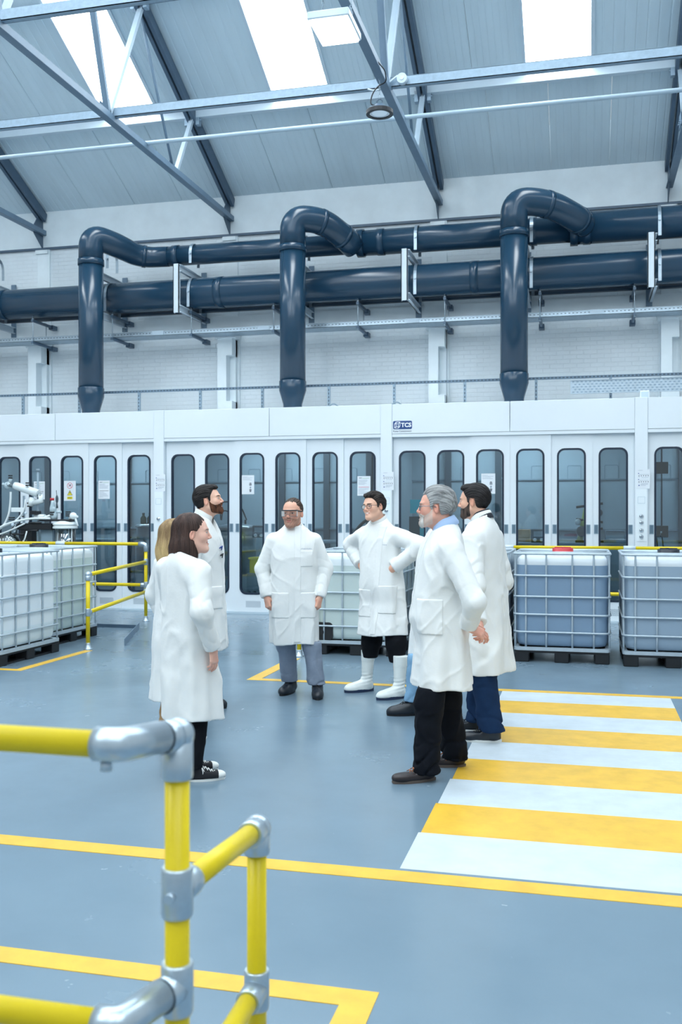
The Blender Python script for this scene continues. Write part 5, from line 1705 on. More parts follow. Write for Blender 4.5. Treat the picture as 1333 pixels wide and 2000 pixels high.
def build_person(P):
    s = P['H']/1.75
    root = empty('person', (P['pos'][0], P['pos'][1], 0), R(P['heading'] - 90), P['label'], 'person')
    seed = P.get('seed', 1)
    (TA, TB, TX, TY), shift = torso_profile(P)
    hem = P['hem']
    tilt = P.get('hem_tilt', (0, 0))
    sh = {}
    el, wr = P['elbow'], P['wrist']
    lx, ly = P.get('lean', (0, 0))
    for k, sx in (('R', 1), ('L', -1)):
        d = P.get('shoulder', {}).get(k, (0, 0, 0))
        sh[k] = np.array([sx*.172*s*P.get('wide', 1) + lx*.95 + d[0], -.012*s + ly*.95 + d[1], 1.372*s + d[2]])
    nb = np.array([lx*1.05, -.020*s + ly*1.05, 1.482*s - P.get('neck_drop', 0)])
    sr = P.get('sleeve', 1.0)*s
    fold = P.get('fold', 1.0)

    def coat_raw(Q, detail=True):
        x, y, z = Q[:, 0], Q[:, 1], Q[:, 2]
        a = np.interp(z, *TA).astype(F4); b = np.interp(z, *TB).astype(F4)
        qx = (x - np.interp(z, *TX).astype(F4)); qy = (y - np.interp(z, *TY).astype(F4))
        ph = np.arctan2(qy/b, qx/a)
        low = sstep(1.20*s, hem + .05, z)
        if detail:
            dr = .013*fold*low*(np.sin(ph*5 + seed*1.7 + .8*np.sin(z*4 + seed)) + .6*np.sin(ph*9 + seed*2.9 + .9*np.sin(z*5)))
            a = a + dr; b = b + dr
        n = 2.35
        r = (np.abs(qx/a)**n + np.abs(qy/b)**n)**(1/n)
        d = (r - 1)*np.minimum(a, b)*.85
        parts = d
        for k in ('R', 'L'):
            S, E, W = sh[k], np.array(el[k], float), np.array(wr[k], float)
            up, tu = rcone(Q, S, E, .070*sr, .064*sr, True)
            fo, tf = rcone(Q, E, W, .065*sr, .053*sr, True)
            if detail:
                up = up - fold*limb_folds(Q, S, E, tu, .0032, seed + (k == 'R'))*sstep(.15, .9, tu)
                fo = fo - fold*limb_folds(Q, E, W, tf, .0046, seed*1.3 + (k == 'R'), 80)*(.45 + .55*np.exp(-((tf)/.35)**2) + .6*np.exp(-((tf - .85)/.2)**2))
            dirw = (W - E)/np.linalg.norm(W - E)
            cut = (Q - V3(W)) @ V3(dirw) - F4(.012)
            fo = smax(fo, cut, .006)
            arm = smin(up, fo, .03)
            kk = .010 + .035*np.exp(-(np.linalg.norm(Q - V3(S), axis=1)/.12)**2)
            parts = smin(parts, arm, kk)
        if detail:
            w1 = waves(Q, seed*7 + 1, 9, 10, 26, (1, 1, .55))
            w2 = waves(Q, seed*7 + 2, 7, 8, 18, (1, 1, .6))
            w3 = waves(Q, seed*7 + 3, 6, 6, 12)
            QR = Q @ (rotx(.7) @ roty(.5)).astype(F4)
            w4 = waves(QR, seed*7 + 4, 6, 20, 44, (1, 1, .25))
            w5 = waves(Q @ (rotx(-.6) @ roty(-.6)).astype(F4), seed*7 + 5, 6, 20, 44, (1, 1, .25))
            w6 = waves(Q, seed*7 + 6, 8, 24, 46, (1, 1, .5)); w7 = waves(QR, seed*7 + 8, 8, 45, 90, (1, 1, .5))
            parts = parts - fold*(.0050*np.exp(-(w6/.20)**2)*sstep(.0, -.8, w2) + .0009*w7)
            parts = parts - fold*(.0022*w1 + .0080*np.exp(-(w2/.22)**2)*sstep(-.2, .9, w3) + .0034*np.exp(-(w4/.22)**2)*sstep(.1, -.9, w3) + .0034*np.exp(-(w5/.22)**2)*sstep(-.1, .8, w1))
        return parts
    def coat_f(Q):
        d = coat_raw(Q)
        z = Q[:, 2]
        hz = hem + tilt[0]*Q[:, 0] + tilt[1]*Q[:, 1] + .006*np.sin(np.arctan2(Q[:, 1], Q[:, 0])*3 + seed)
        inner = np.maximum(d + .013, z - (hz + .12))
        d = np.maximum(d, -inner)
        d = smax(d, hz - z, .004)
        # neck opening
        nd = rcone(Q, nb - np.array([0, 0, .03]), nb + (np.array(P['head']) - nb)*.8, .058*s, .058*s)
        d = smax(d, -nd, .008)
        top = nb[2] + .036*s + P.get('neck_slope', -.50)*(Q[:, 1] - nb[1])
        if P.get('open_front'):      # unbuttoned neckline
            v = P['open_front']
            vv = np.maximum(np.abs(Q[:, 0] - v[0])*1.6 + (v[1] - z)*.6, (nb[1] + .02) - Q[:, 1])
            d = smax(d, -vv*.8, .006)
        return smax(d, z - top, .006)
    pts = [np.array(v, float) for v in list(sh.values()) + [np.array(el[k]) for k in 'RL'] + [np.array(wr[k]) for k in 'RL']] + [np.array([-.27*s, -.24, hem - .02]), np.array([.27*s, .24, 1.56*s]), np.array([shift(hem)[0], shift(hem)[1] - .22, hem]), np.array([shift(hem)[0], shift(hem)[1] + .22, hem])]
    lo = np.min(pts, 0) - .11; hi = np.max(pts, 0) + .11
    lo[2] = hem - .08
    v, q = surface_net(coat_f, lo, hi, .0068)
    np_obj('lab_coat', np_mesh('lab_coat', v, q, M_coat, smooth_iter=2), root)
    def patch(name, c, half, M=None, off=.005, m=None, h=.006, par=root):
        def f(Q):
            d = coat_raw(Q)
            d = np.maximum(d - off, -(d + .010))
            d = np.maximum(d, hem + .012 - Q[:, 2] + tilt[0]*Q[:, 0] + tilt[1]*Q[:, 1])
            return np.maximum(d, rbox(Q, c, half, .0, M))
        r = max(half)*1.5
        v, q = surface_net(f, np.array(c) - np.minimum(np.array(half)*1.6 + .02, r + .02), np.array(c) + np.minimum(np.array(half)*1.6 + .02, r + .02), h)
        if len(q) == 0: return None
        return np_obj(name, np_mesh(name, v, q, m or M_coat, smooth_iter=1), par)
    for (name, c, half, ang) in P.get('patches', []):
        patch(name, c, half, rotz(ang) if ang else None)
    # stand collar
    if P.get('collar', True):
        cb = MB(); n = 30
        up = (np.array(P['head']) - nb); up = up/np.linalg.norm(up)*.55 + np.array([0, 0, .45]); up /= np.linalg.norm(up)
        ch = P.get('collar_h', .042)*s
        rows = []
        for (h_, r_) in ((-.015, .074), (ch, .068), (ch + .004, .064), (ch, .061), (-.015, .062)):
            row = []
            for i in range(n):
                a = 2*PI*i/n
                dip = -.016*max(0, math.sin(a))*(1 if h_ > 0 else 1.2)
                p = nb + np.array([0, .012, .012*s]) + up*(h_ + dip) + np.array([math.cos(a)*r_*s*1.0, math.sin(a)*r_*s*1.06, -.42*math.sin(a)*r_*s])
                row.append(tuple(p))
            rows.append(row)
        g = P.get('collar_gap', 0)
        vs = [p for r_ in rows for p in r_]
        fs = []
        for i in range(len(rows)):
            for j in range(n):
                a = 360*(j + .5)/n
                if g and abs((a - 90 + 180) % 360 - 180) < g: continue
                i2 = (i+1) % len(rows)
                fs.append((i*n+j, i*n+(j+1) % n, i2*n+(j+1) % n, i2*n+j))
        cb.add(vs, fs, True); cb.build('collar', M_coat_seam, root)
    # ---- trousers
    feet = P['feet']
    hips = {'R': np.array([P.get('hip', .088)*s + shift(hem)[0]*.5, shift(hem)[1]*.5, .88*s]), 'L': np.array([-P.get('hip', .088)*s + shift(hem)[0]*.5, shift(hem)[1]*.5, .88*s])}
    knees, ankles = {}, {}
    for k in 'RL':
        fx, fy, fyaw = feet[k]
        ank = np.array([fx, fy - .01, .085*s]); ankles[k] = ank
        kn = hips[k]*.46 + ank*.54; kn = kn + np.array([-math.sin(fyaw)*.5, 1, 0])*P.get('knee', {}).get(k, .025); knees[k] = kn
    tr = P.get('leg', (.088, .074, .066))
    tz = P.get('cuff', .045)
    def trouser_f(Q):
        d = None
        for i, k in enumerate('RL'):
            t1, ta = rcone(Q, hips[k], knees[k], tr[0]*s, tr[1]*s, True)
            t2, tb = rcone(Q, knees[k], ankles[k] - np.array([0, .005, .03]), tr[1]*s, tr[2]*s, True)
            fz = P.get('leg_fold', 1.0)
            t1 = t1 - .007*fz*limb_folds(Q, hips[k], knees[k], ta, 1, seed + i, 45)*sstep(.5, 1, ta)
            t2 = t2 - .011*fz*limb_folds(Q, knees[k], ankles[k], tb, 1, seed + 2 + i, 78)*(.35*np.exp(-(tb/.3)**2) + sstep(.45, .95, tb)) - .0035*fz*waves(Q, seed + 40 + i, 8, 34, 80, (1, 1, .7)) - .006*fz*np.exp(-(waves(Q, seed + 50 + i, 6, 18, 40, (1, 1, .8))/.25)**2)
            # thigh-calf blend
            l = smin(t1, t2, .03)
            d = l if d is None else smin(d, l, .012)
        d = smax(d, tz - Q[:, 2], .004)
        d = np.maximum(d, np.where(Q[:, 2] > hem + .02, coat_raw(Q, False) + .020, -1))
        return smax(d, Q[:, 2] - (hem + .16), .004)
    allp = np.array([hips['R'], hips['L'], knees['R'], knees['L'], ankles['R'], ankles['L']])
    lo = allp.min(0) - .12; hi = allp.max(0) + .12; lo[2] = tz - .03; hi[2] = hem + .19
    v, q = surface_net(trouser_f, lo, hi, .0075)
    np_obj('trousers', np_mesh('trousers', v, q, P['trouser_mat'], smooth_iter=1), root)
    for i, k in enumerate('RL'):
        fx, fy, fyaw = feet[k]
        shoe(root, P['shoe'], (fx, fy), fyaw, s*P.get('shoe_scale', 1.0))
    # ---- body: head, neck, hands and the trunk inside the clothes, one mesh
    Hc = np.array(P['head'], float)
    Rh = rotz(P.get('yaw', 0)) @ rotx(P.get('pitch', 0)) @ roty(P.get('roll', 0))
    hs = P.get('head_scale', 1.0)*(.97 + .03*s)
    neck_q = Rh.T @ (nb + np.array([0, 0, -.02]) - Hc) / hs
    ho = P.get('face', {})
    hf = lambda Q: head_sdf(Q, neck_q, ho)
    lo = np.minimum(np.array([-.10, -.13, -.14]), neck_q - .065); hi = np.maximum(np.array([.10, .135, .14]), neck_q + .065)
    hv, hq = surface_net(hf, lo, hi, .0026)
    hc = head_colors(hv.astype(F4), ho)
    verts = [hv*hs @ Rh.T + Hc]; quads = [hq]; cols = [hc]; nv = len(hv)
    skin = lc(P.get('hand_skin', ho.get('skin', (222, 172, 148))))
    for k in 'RL':
        hd = P['hand'].get(k)
        if hd is None: continue
        W, E = np.array(wr[k], float), np.array(el[k], float)
        fd = (W - E)/np.linalg.norm(W - E)
        W2 = W + fd*.012
        f, n = np.array(hd['f'], float), np.array(hd['n'], float)
        f /= np.linalg.norm(f); n = n - f*(n @ f); n /= np.linalg.norm(n)
        t = np.cross(f, n)*(1 if k == 'R' else -1)*hd.get('flip', 1)
        ff = lambda Q: np.minimum(hand_sdf(Q, W2, f, n, t, hd.get('curl', .5), hd.get('thumb', (.7, .6, .3)), s*hd.get('size', 1.0)), rcone(Q, W2, W2 - fd*.10, .027*s, .034*s))
        c0 = W2 + f*.08
        v, q = surface_net(ff, c0 - .135, c0 + .135, .0030)
        verts.append(v); quads.append(q + nv); nv += len(v)
        cc = np.repeat(skin[None], len(v), 0)
        kn_ = .5 + .5*waves(v.astype(F4), 3, 6, 60, 160)
        cols.append(np.clip(mixc(cc, skin*np.array([.95, .74, .70]), (kn_*.5).astype(F4)), 0, 1))
    def core(Q):
        d = rcone(Q, (shift(.9*s)[0], shift(.9*s)[1], .92*s), nb - np.array([0, -.02, .16*s]), .080*s, .065*s)
        d = smin(d, rcone(Q, nb - np.array([0, -.02, .16*s]), nb, .055*s, .048*s), .03)
        for k in 'RL':
            d = smin(d, rcone(Q, hips[k], knees[k], .062*s, .042*s), .03)
            d = smin(d, rcone(Q, knees[k], ankles[k], .042*s, .032*s), .02)
            d = smin(d, rcone(Q, sh[k], el[k], .045*s, .036*s), .03)
            d = smin(d, rcone(Q, el[k], wr[k], .036*s, .026*s), .02)
        return d
    allp = np.array(list(sh.values()) + [np.array(e) for e in el.values()] + [np.array(e) for e in wr.values()] + list(ankles.values()) + [nb])
    v, q = surface_net(core, allp.min(0) - .16, allp.max(0) + .13, .014)
    verts.append(v); quads.append(q + nv); nv += len(v); cols.append(np.repeat(skin[None], len(v), 0))
    np_obj('body', np_mesh('body', np.concatenate(verts), np.concatenate(quads), M_skin, np.concatenate(cols)), root)
    # ---- hair, beard, spectacles in the head frame
    MH = Matrix.Translation(Hc) @ Matrix(Rh.tolist()).to_4x4() @ Matrix.Diagonal((hs, hs, hs, 1))
    def head_part(name, f, lo, hi, h, colfn, m=None, sm=0):
        v, q = surface_net(f, lo, hi, h)
        if len(q) == 0: return None
        o = np_obj(name, np_mesh(name, v, q, m or M_hair, colfn(v.astype(F4)), smooth_iter=sm), root)
        o.matrix_local = MH
        st = P.get('strand', {}).get(name)
        if st:
            n, L, flow, wd = st
            fn = np.cross(v[q[:, 2]] - v[q[:, 0]], v[q[:, 3]] - v[q[:, 1]])
            vn = np.zeros_like(v)
            for i in range(4): np.add.at(vn, q[:, i], fn)
            vn /= np.linalg.norm(vn, axis=1)[:, None] + 1e-9
            rs = np.random.RandomState(seed + len(name))
            ok = np.where((hf(v.astype(F4)) > .002))[0]
            ii = rs.choice(ok, n)
            p0, nn = v[ii], vn[ii]
            d0 = flow(p0) + rs.randn(n, 3)*.16
            d0 -= nn*(d0*nn).sum(1)[:, None]; d0 /= np.linalg.norm(d0, axis=1)[:, None] + 1e-9
            ln = L*(.5 + rs.rand(n)); lift = rs.rand(n)*.06
            en = p0 + nn*(-ln*ln/.21 + ln*lift)[:, None] + d0*ln[:, None]
            keep = (f(en.astype(F4)) < .0045) | (p0[:, 2] < -.055)
            p0, nn, d0, ln, lift = p0[keep], nn[keep], d0[keep], ln[keep], lift[keep]; n = len(p0)
            sd = np.cross(d0, nn)
            vs = []
            for k, wk in enumerate((.9, 1.0, .8, .1)):
                t = ln*k/3
                c = p0 + nn*(.0008 - t*t/.21 + t*lift)[:, None] + d0*t[:, None]
                vs += [c - sd*wd*wk, c + sd*wd*wk]
            vs = np.stack(vs, 1).reshape(-1, 3)
            b0 = np.arange(n)*8
            qs = np.concatenate([np.stack([b0+2*k, b0+2*k+1, b0+2*k+3, b0+2*k+2], 1) for k in range(3)])
            cc = np.repeat(colfn(p0.astype(F4))*(.78 + .5*rs.rand(n))[:, None], 8, 0)
            so = np_obj(name + '_strands', np_mesh(name + '_strands', vs, qs, M_hair, np.clip(cc, 0, 1)), root)
            so.matrix_local = MH; so['kind'] = 'stuff'
        return o
    hr = P['hair']
    back = lambda p: np.stack([p[:, 0]*.3, -np.ones(len(p)), np.where(p[:, 1] < -.03, -1.0, .15)], 1)
    down = lambda p: np.stack([p[:, 0]*1.5, np.zeros(len(p)) + p[:, 1]*.6, -np.ones(len(p))], 1)
    P['strand'] = {'hair': (2600, hr.get('strand', .030), back if hr['kind'] == 'short' else down, .0007), 'beard': (900, .011, lambda p: np.stack([p[:, 0], np.full(len(p), .25), -np.ones(len(p))], 1), .0005)}
    def hair_col(Q):
        a, b = lc(hr['rgb']), lc(hr.get('rgb2', [min(255, c*1.5) for c in hr['rgb']]))
        if hr['kind'] == 'bob':
            ph = np.arctan2(Q[:, 0], Q[:, 1] + .04); w = np.sin(ph*90 + waves(Q, 51, 4, 10, 22)*4)*.35 + .65*waves(Q, 52, 5, 100, 260, (1, 1, .08))
        else:
            th = np.arctan2(Q[:, 0], Q[:, 2] + .06); w = np.sin(th*110 + waves(Q, 51, 5, 15, 35)*4)*.35 + .65*waves(Q, 52, 6, 120, 300, (1, .3, 1))
        t = np.clip(.30 + .30*w, 0, 1)
        if hr.get('tips') is not None:
            t = np.clip(t*.6 + sstep(.02, -.14, Q[:, 2])*.8, 0, 1)
        c = mixc(np.repeat(a[None], len(Q), 0), b, t)
        if hr.get('sides') is not None:      # greying or shaved sides
            k = sstep(.055, .015, Q[:, 2])*sstep(-.09, .01, Q[:, 1])*hr['sides'][1]
            c = mixc(c, lc(hr['sides'][0]), k.astype(F4))
        return c
    if hr['kind'] == 'short':
        head_part('hair', lambda Q: cut_short(Q, hr, hr.get('vol', .010), hr.get('front', .078), 0, hr.get('quiff', 0)), (-.12, -.16, -.11), (.12, .13, .175), .0028, hair_col)
    else:
        head_part('hair', lambda Q: cut_bob(Q, hr, hr.get('length', -.2), hr.get('back', 0)), (-.13, -.18, -.29), (.13, .13, .16), .0034, hair_col)
    if P.get('beard'):
        bd = P['beard']
        def bf(Q):
            d = hf(Q) - bd.get('thick', .006) - min(.0016, bd.get('thick', .006)*.35)*waves(Q, 61, 8, 140, 330)
            return np.maximum(d, (.42 - beard_line(Q, bd.get('from', 1)))*.025)
        def bcol(Q):
            w = np.clip(.5 + .5*waves(Q, 62, 8, 100, 300, (1, 1, .4)), 0, 1)
            return mixc(np.repeat(lc(bd['rgb'])[None], len(Q), 0), lc(bd['rgb2']), w)
        head_part('beard', bf, (-.09, -.03, -.145), (.09, .125, .03), .0028, bcol)
    gl = P.get('glasses')
    if gl:
        go = bpy.data.objects.new('safety_goggles' if gl == 'goggles' else 'glasses', None); link(go); go.parent = root; go.matrix_local = MH
        if gl == 'goggles':
            n = 14
            b = MB()
            arcp = [(.070*math.sin(R(a)), .060 + .052*math.cos(R(a)), 0) for a in np.linspace(-80, 80, n)]
            vs = [(x, y, .024) for x, y, z in arcp] + [(x*.98, y, -.024 if abs(x) > .02 else -.006) for x, y, z in arcp]
            vs += [(x*1.03, y + .0018, z) for x, y, z in vs]
            m_ = 2*n
            fs = [(i, i+1, n+i+1, n+i) for i in range(n-1)] + [(m_+n+i, m_+n+i+1, m_+i+1, m_+i) for i in range(n-1)]
            b.add(vs, fs, True); b.build('visor', M_lens, go)
            b = MB(); b.tube([(x*1.03, y + .002, .026) for x, y, z in arcp], .0048, 8); b.build('brow_bar', M_spec, go)
            b = MB(); b.tube([(x*1.02, y + .002, -.022 if abs(x) > .02 else -.006) for x, y, z in arcp], .0014, 6); b.build('rim', M_spec_silver, go)
            for sx in (-1, 1):
                MB().bar((sx*.071, .068, .022), (sx*.082, -.02, .014), .003, .010).build('temple', M_spec, go)
        else:
            mf = M_spec if gl == 'dark' else M_spec_silver
            for sx in (-1, 1):
                rr = [(sx*.033 + .0245*math.cos(t)*abs(math.cos(t))**-.2, .099 - abs(sx*.033 + .0245*math.cos(t))*.16, .0 + .0175*math.sin(t)*max(abs(math.sin(t)), .01)**-.2) for t in np.linspace(0, 2*PI, 24, endpoint=False) + .01]
                MB().tube(rr, .0019, 6, closed=True).build('rim', mf, go)
                b = MB(); b.add(rr, [tuple(range(24))]); b.build('lens', M_lens, go)
                MB().tube([(sx*.058, .090, .008), (sx*.075, .075, .010), (sx*.082, .0, .010), (sx*.080, -.02, -.002)], .0020, 6).build('temple', mf, go)
            MB().tube([(-.010, .098, .006), (0, .102, .009), (.010, .098, .006)], .0018, 6).build('bridge', mf, go)
    def surf(x, z, front=True):
        ys = np.linspace(.30, -.30, 1201) if front else np.linspace(-.30, .30, 1201)
        d = coat_raw(np.stack([np.full(1201, x), ys, np.full(1201, z)], 1).astype(F4))
        i = int(np.argmax(d < 0)); return float(ys[i])
    P['surf'] = surf; P['root'] = root; P['nb'] = nb; P['sh'] = sh; P['patch'] = patch; P['MH'] = MH
    return root
# ------------------------------------------------------------------ the eight people
MIR = lambda p: (-p[0], p[1], p[2])
def arms(R_, L_=None): return {'R': R_, 'L': L_ if L_ else MIR(R_)}

# dark-haired woman, seen from behind her right shoulder
P = dict(label='woman with dark shoulder-length hair in a white coat and black canvas sneakers, seen in profile', pos=(-2.335, 5.49), heading=62, H=1.60, seed=3,
         neck_drop=.045, wide=.95, deep=1.0, hem=.36, flare=1.02, lean=(0, -.02), hem_off=(.02, .02),
         head=(.015, .035, 1.468), yaw=-.62, pitch=.03,
         elbow={'R': (.245, -.085, 1.02), 'L': (-.215, .05, 1.02)}, wrist={'R': (.225, .015, .80), 'L': (-.16, .16, .83)},
         hand={'R': dict(f=(-.02, .12, -1), n=(-1, -.15, 0), curl=(.35, .42, .5, .6), thumb=(.85, .35, .3), size=.97), 'L': dict(f=(0, .2, -1), n=(1, 0, 0), curl=.5)},
         feet={'R': (.115, -.03, -.58), 'L': (-.06, .07, -.50)}, trouser_mat=M_black_cloth, leg=(.084, .066, .054), cuff=.075, shoe='sneaker', leg_fold=.5,
         hair=dict(kind='bob', rgb=(46, 33, 31), rgb2=(94, 70, 62), length=-.185, slope=.30, ear_out=True, back=.012,
                   strand=.05, opening=[.040, .030, .006, .008, .046, .072, .092, .12]),
         face=dict(skin=(228, 182, 164), smile=1, lip=(196, 104, 102), jaw=.93, neck=.86, brow=(66, 46, 40), browk=.7), sleeve=1.02, collar_h=.030)
build_person(P)
nb = P['nb']

# blonde woman mostly hidden behind her
P = dict(label='woman with long blonde hair in a white coat, mostly hidden behind the dark-haired woman', pos=(-2.83, 6.40), heading=50, H=1.555, seed=5,
         neck_drop=.045, wide=.95, hem=.27, head=(.0, .03, 1.425), yaw=-.25, elbow=arms((.235, -.03, 1.0)), wrist=arms((.22, .06, .78)),
         hand={'R': dict(f=(0, .1, -1), n=(-1, 0, 0), curl=.5), 'L': dict(f=(0, .1, -1), n=(1, 0, 0), curl=.5)},
         feet={'R': (.10, .02, -.4), 'L': (-.09, .0, -.3)}, trouser_mat=cloth('tan_cloth', (176, 142, 104)), leg=(.075, .056, .045), shoe='derby',
         hair=dict(kind='bob', rgb=(122, 98, 70), rgb2=(208, 180, 128), length=-.225, slope=.2, back=.012, ear_out=True, tips=1, strand=.05, opening=[.040, .022, .004, -.004, .022, .056, .082, .12]),
         face=dict(skin=(230, 184, 162), jaw=.93, neck=.86), collar_h=.03)
build_person(P)

# bearded man looking up to the right
P = dict(label='man with swept-back black hair and reddish brown beard looking up to the right', pos=(-2.97, 7.36), heading=4, H=1.82, seed=8,
         hem=.50, head=(0, .035, 1.69), yaw=.10, pitch=.20, lean=(0, .0),
         elbow=arms((.27, -.04, 1.17)), wrist=arms((.24, -.03, .92)), hand={'R': dict(f=(0, .15, -1), n=(-1, 0, 0), curl=.6), 'L': dict(f=(0, .15, -1), n=(1, 0, 0), curl=.6)},
         feet={'R': (.12, -.11, -.05), 'L': (-.10, -.055, .0)}, trouser_mat=M_black_cloth, shoe='safety',
         hair=dict(kind='short', rgb=(20, 18, 20), rgb2=(54, 48, 46), vol=.013, front=.082, quiff=.004, recede=.014, rough=1.2),
         beard=dict(thick=.0040, rgb=(60, 36, 26), rgb2=(112, 68, 46)),
         face=dict(skin=(228, 182, 160), brow=(34, 26, 24), browk=.95, neck=1.0, iris=(60, 50, 44)), collar_gap=24, collar_h=.05, open_front=(0, 1.40))
P['patches'] = [('placket', (.0, .15, .95), (.018, .12, .46), 0), ('pocket', (.125, .15, .92), (.075, .10, .09), 0)]
build_person(P)
for i, (z, m) in enumerate(((1.315, mat('tie_blue', (30, 66, 140), .5)), (1.255, M_black))):     # the two coat ties on his chest
    y = P['surf'](.03, z)
    b = MB(); b.tube([(.03, y - .01, z), (.035, y + .018, z + .012), (.045, y + .012, z - .022)], .0045, 6); b.tube([(.03, y, z), (.055, y + .016, z + .010), (.075, y + .006, z - .004)], .0045, 6)
    b.ball((.03, y + .004, z), .008, 8, 6); b.build('coat_tie', m, P['root'])

# man in safety goggles, facing the viewer
P = dict(label='man in safety goggles, white coat, grey trousers and black safety boots facing the viewer', pos=(-2.448, 8.12), heading=285, H=1.72, seed=2,
         hem=.46, head_scale=1.06, head=(.012, .028, 1.588), yaw=-.32, pitch=-.02, wide=1.06, flare=.92, hip=.098,
         elbow={'R': (.275, -.035, 1.10), 'L': (-.275, -.035, 1.10)}, wrist={'R': (.235, .055, .875), 'L': (-.225, .065, .872)},
         hand={'R': dict(f=(-.18, .30, -1), n=(-.75, -.55, -.1), curl=1.45, thumb=(.75, .45, .75)), 'L': dict(f=(.18, .30, -1), n=(.75, -.55, -.1), curl=1.45, thumb=(.75, .45, .75))},
         feet={'R': (.035, -.16, -.42), 'L': (-.205, .02, .02)}, knee={'R': .05, 'L': .03}, trouser_mat=M_grey_cloth, leg=(.088, .078, .068), shoe='safety', cuff=.10,
         hair=dict(kind='short', strand=.016, rgb=(52, 40, 34), rgb2=(92, 72, 58), vol=.004, front=.086, recede=.022, rough=.9),
         face=dict(skin=(214, 164, 142), stubble=((116, 78, 62), .72), brow=(80, 56, 44), browk=.6, ruddy=.7), glasses='goggles')
P['patches'] = [('placket', (-.035, .15, .98), (.030, .12, .50), .0), ('pocket', (.115, .15, .80), (.075, .12, .11), 0), ('pocket', (-.125, .15, .80), (.075, .12, .11), 0), ('chest_pocket', (-.11, .15, 1.20), (.055, .12, .07), 0)]
build_person(P)
b = MB()
for i in range(9):
    x = -.065 - i*.0105; y = P['surf'](x, 1.285); b.box(x - .0035, x + .0035, y - .002, y + .0012, 1.281, 1.287 + (i % 2)*.002)
b.build('name_print', M_ink, P['root'])

# young man, hands on hips, white boots
P = dict(label='smiling young man in glasses with hands on hips, black trousers tucked in white rubber boots', pos=(-1.713, 8.46), heading=242, H=1.775, seed=6,
         hem=.515, hem_tilt=(-.05, .03), lean=(.045, .03), hem_off=(-.03, .05), belly=.025, flare=1.04, wide=1.02,
         head=(.055, .085, 1.645), yaw=-.05, pitch=.0, roll=.08,
         elbow={'R': (.47, -.09, 1.30), 'L': (-.40, -.02, 1.305)}, wrist={'R': (.255, .03, 1.135), 'L': (-.185, .085, 1.125)},
         hand={'R': dict(f=(-.6, .2, -.5), n=(0, -.7, -.6), curl=.8), 'L': dict(f=(.75, .25, -.55), n=(.35, -.9, .1), curl=1.0, thumb=(.5, .6, .2))},
         feet={'R': (.17, .06, -.45), 'L': (-.255, .13, -.42)}, trouser_mat=M_black_cloth, leg=(.108, .086, .036), cuff=.30, shoe='wellington', knee={'R': -.01, 'L': -.01}, shoe_scale=1.0, leg_fold=.8,
         hair=dict(kind='short', rgb=(24, 20, 20), rgb2=(62, 50, 46), vol=.015, front=.084, quiff=.010, mess=.0050, rough=1.3),
         face=dict(skin=(228, 180, 156), smile=1, lip=(198, 120, 112), brow=(36, 28, 26), browk=.95), glasses='dark', sleeve=1.08)
P['patches'] = [('placket', (-.06, .16, 1.0), (.030, .12, .48), 0.0), ('pocket', (.10, .18, .80), (.085, .14, .12), 0), ('pocket', (-.15, .16, .84), (.075, .13, .12), .3)]
build_person(P)
b = MB()
for i in range(8):
    x = -.045 - i*.011; y = P['surf'](x, 1.315); b.box(x - .0035, x + .0035, y - .002, y + .0012, 1.311, 1.317)
b.build('name_print', M_ink, P['root'])
b = MB()
P_l = P

# grey-haired man, hands behind his back
P = dict(label='grey-haired man with glasses and white stubble in a white coat, hands behind back, brown shoes', pos=(-.833, 5.955), heading=188, H=1.76, seed=4,
         hem=.53, hem_tilt=(0, .03), head=(.0, .052, 1.625), yaw=-.06, pitch=.02, lean=(0, .005), belly=.030, deep=1.05, flare=1.02,
         shoulder={'L': (0, -.03, 0), 'R': (0, -.03, 0)},
         elbow={'L': (-.285, -.175, 1.075), 'R': (.285, -.165, 1.075)}, wrist={'L': (-.165, -.150, .925), 'R': (.14, -.215, .91)},
         hand={'L': dict(f=(.10, -.80, -.42), n=(.55, .2, -.75), curl=(.55, .6, .7, .85), thumb=(.55, .75, .1), flip=-1), 'R': dict(f=(-.8, -.12, -.35), n=(.0, .8, -.4), curl=.9)},
         feet={'L': (-.20, .12, .42), 'R': (.15, -.06, .02)}, knee={'L': .03, 'R': .02}, trouser_mat=mat('dark_denim', (10, 15, 24), .85, spec=.15, var=.2, vscale=14, bump=.2, bscale=40), leg=(.098, .082, .072), cuff=.045, shoe='boat', leg_fold=1.2,
         hair=dict(kind='short', rgb=(128, 130, 132), rgb2=(206, 208, 208), vol=.015, front=.080, recede=.020, mess=.0045, strand=.038, rough=1.6),
         beard=dict(thick=.0035, rgb=(206, 196, 188), rgb2=(230, 226, 222), **{'from': .068}),
         face=dict(skin=(222, 166, 146), ruddy=.9, stubble=((214, 200, 190), .8), brow=(128, 118, 112), browk=.7, jaw=1.06, neck=1.08), glasses='metal', collar=False)
P['patches'] = [('pocket', (-.20, .085, .975), (.12, .080, .105), 0), ('placket', (.0, .20, .98), (.025, .12, .47), 0)]
build_person(P)
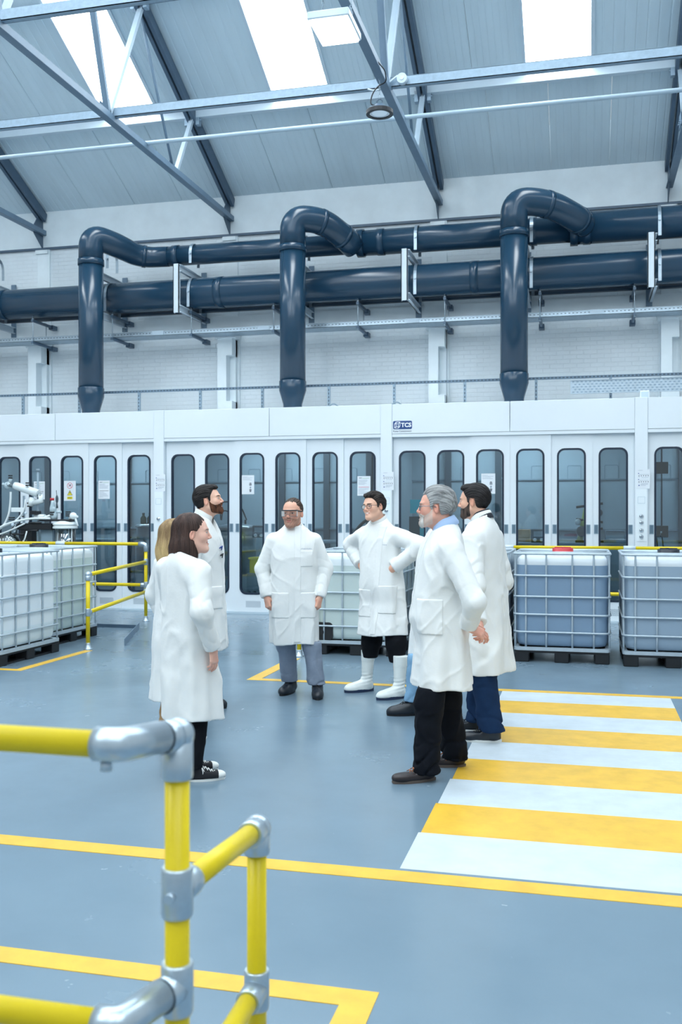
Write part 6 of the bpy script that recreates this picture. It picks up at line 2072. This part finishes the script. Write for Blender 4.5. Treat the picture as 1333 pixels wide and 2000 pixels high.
def shirt_collar(P, m, r=.066, hgt=.046, gap=18, name='shirt_collar', zoff=0.0):
    nb = P['nb']; n = 32; up = np.array(P['head']) - nb; up = up/np.linalg.norm(up)*.55 + np.array([0, 0, .45]); up /= np.linalg.norm(up)
    cb = MB(); rows = []
    for (h_, r_, d_) in ((-.01, r + .004, 0), (hgt, r - .004, 0), (hgt + .004, r - .007, 0), (hgt + .002, r, 0), (.004, r + .016, 0), (-.012, r + .014, 0)):
        row = []
        for i in range(n):
            a = 2*PI*i/n
            dip = -.026*max(0, math.sin(a))**1.5
            row.append(tuple(nb + np.array([0, .010, .012 + zoff]) + up*(h_ + dip) + np.array([math.cos(a)*r_, math.sin(a)*r_*1.06, -.42*math.sin(a)*r_])))
        rows.append(row)
    vs = [p for r_ in rows for p in r_]; fs = []
    for i in range(len(rows)-1):
        for j in range(n):
            a = 360*(j + .5)/n
            if abs((a - 90 + 180) % 360 - 180) < gap: continue
            fs.append((i*n+j, i*n+(j+1) % n, (i+1)*n+(j+1) % n, (i+1)*n+j))
    cb.add(vs, fs, True); cb.build(name, m, P['root'])
shirt_collar(P, M_shirt_blue, zoff=.006)

# man in navy jeans on the crossing
P = dict(label='dark-haired bearded man in a long white coat and navy jeans standing on the crossing', pos=(-.676, 6.96), heading=160, H=1.80, seed=7,
         hem=.47, hem_tilt=(0, .0), head=(0, .095, 1.672), yaw=.20, pitch=-.02, lean=(0, .035), flare=1.03,
         elbow={'L': (-.265, -.05, 1.09), 'R': (.26, -.02, 1.09)}, wrist={'L': (-.13, .18, .95), 'R': (.13, .18, .95)},
         hand={'L': dict(f=(.6, .5, -.4), n=(.4, -.8, 0), curl=.7), 'R': dict(f=(-.6, .5, -.4), n=(-.4, -.8, 0), curl=.7)},
         feet={'L': (-.115, -.09, .42), 'R': (.13, .14, .45)}, trouser_mat=M_navy_denim, leg=(.100, .086, .078), shoe='derby', cuff=.075, leg_fold=1.1,
         hair=dict(kind='short', rgb=(20, 19, 22), rgb2=(48, 44, 46), vol=.012, front=.086, quiff=.010, sides=((62, 56, 56), .7)),
         beard=dict(thick=.0016, rgb=(44, 36, 34), rgb2=(92, 76, 68)),
         face=dict(skin=(222, 174, 150), stubble=((70, 56, 50), .8), brow=(30, 26, 26), browk=.95), collar_h=.048, collar_gap=0, sleeve=1.03)
build_person(P)
shirt_collar(P, M_shirt_navy, r=.060, hgt=.058, gap=10, zoff=.004)

# man hidden behind the grey-haired man
P = dict(label='person in pale jeans and black boots, hidden behind the grey-haired man', pos=(-1.16, 7.60), heading=200, H=1.74, seed=9,
         hem=.47, head=(0, -.05, 1.60), lean=(0, -.05), elbow=arms((.265, -.09, 1.10)), wrist=arms((.23, .04, .87)),
         hand={'R': dict(f=(0, .15, -1), n=(-1, 0, 0), curl=.6), 'L': dict(f=(0, .15, -1), n=(1, 0, 0), curl=.6)},
         feet={'L': (.03, .155, .0), 'R': (-.19, -.10, -.05)}, trouser_mat=M_pale_denim, leg=(.098, .082, .070), cuff=.11, shoe='safety',
         hair=dict(kind='short', rgb=(60, 48, 42), rgb2=(100, 82, 72), vol=.008), face=dict(skin=(222, 172, 148)))
build_person(P)
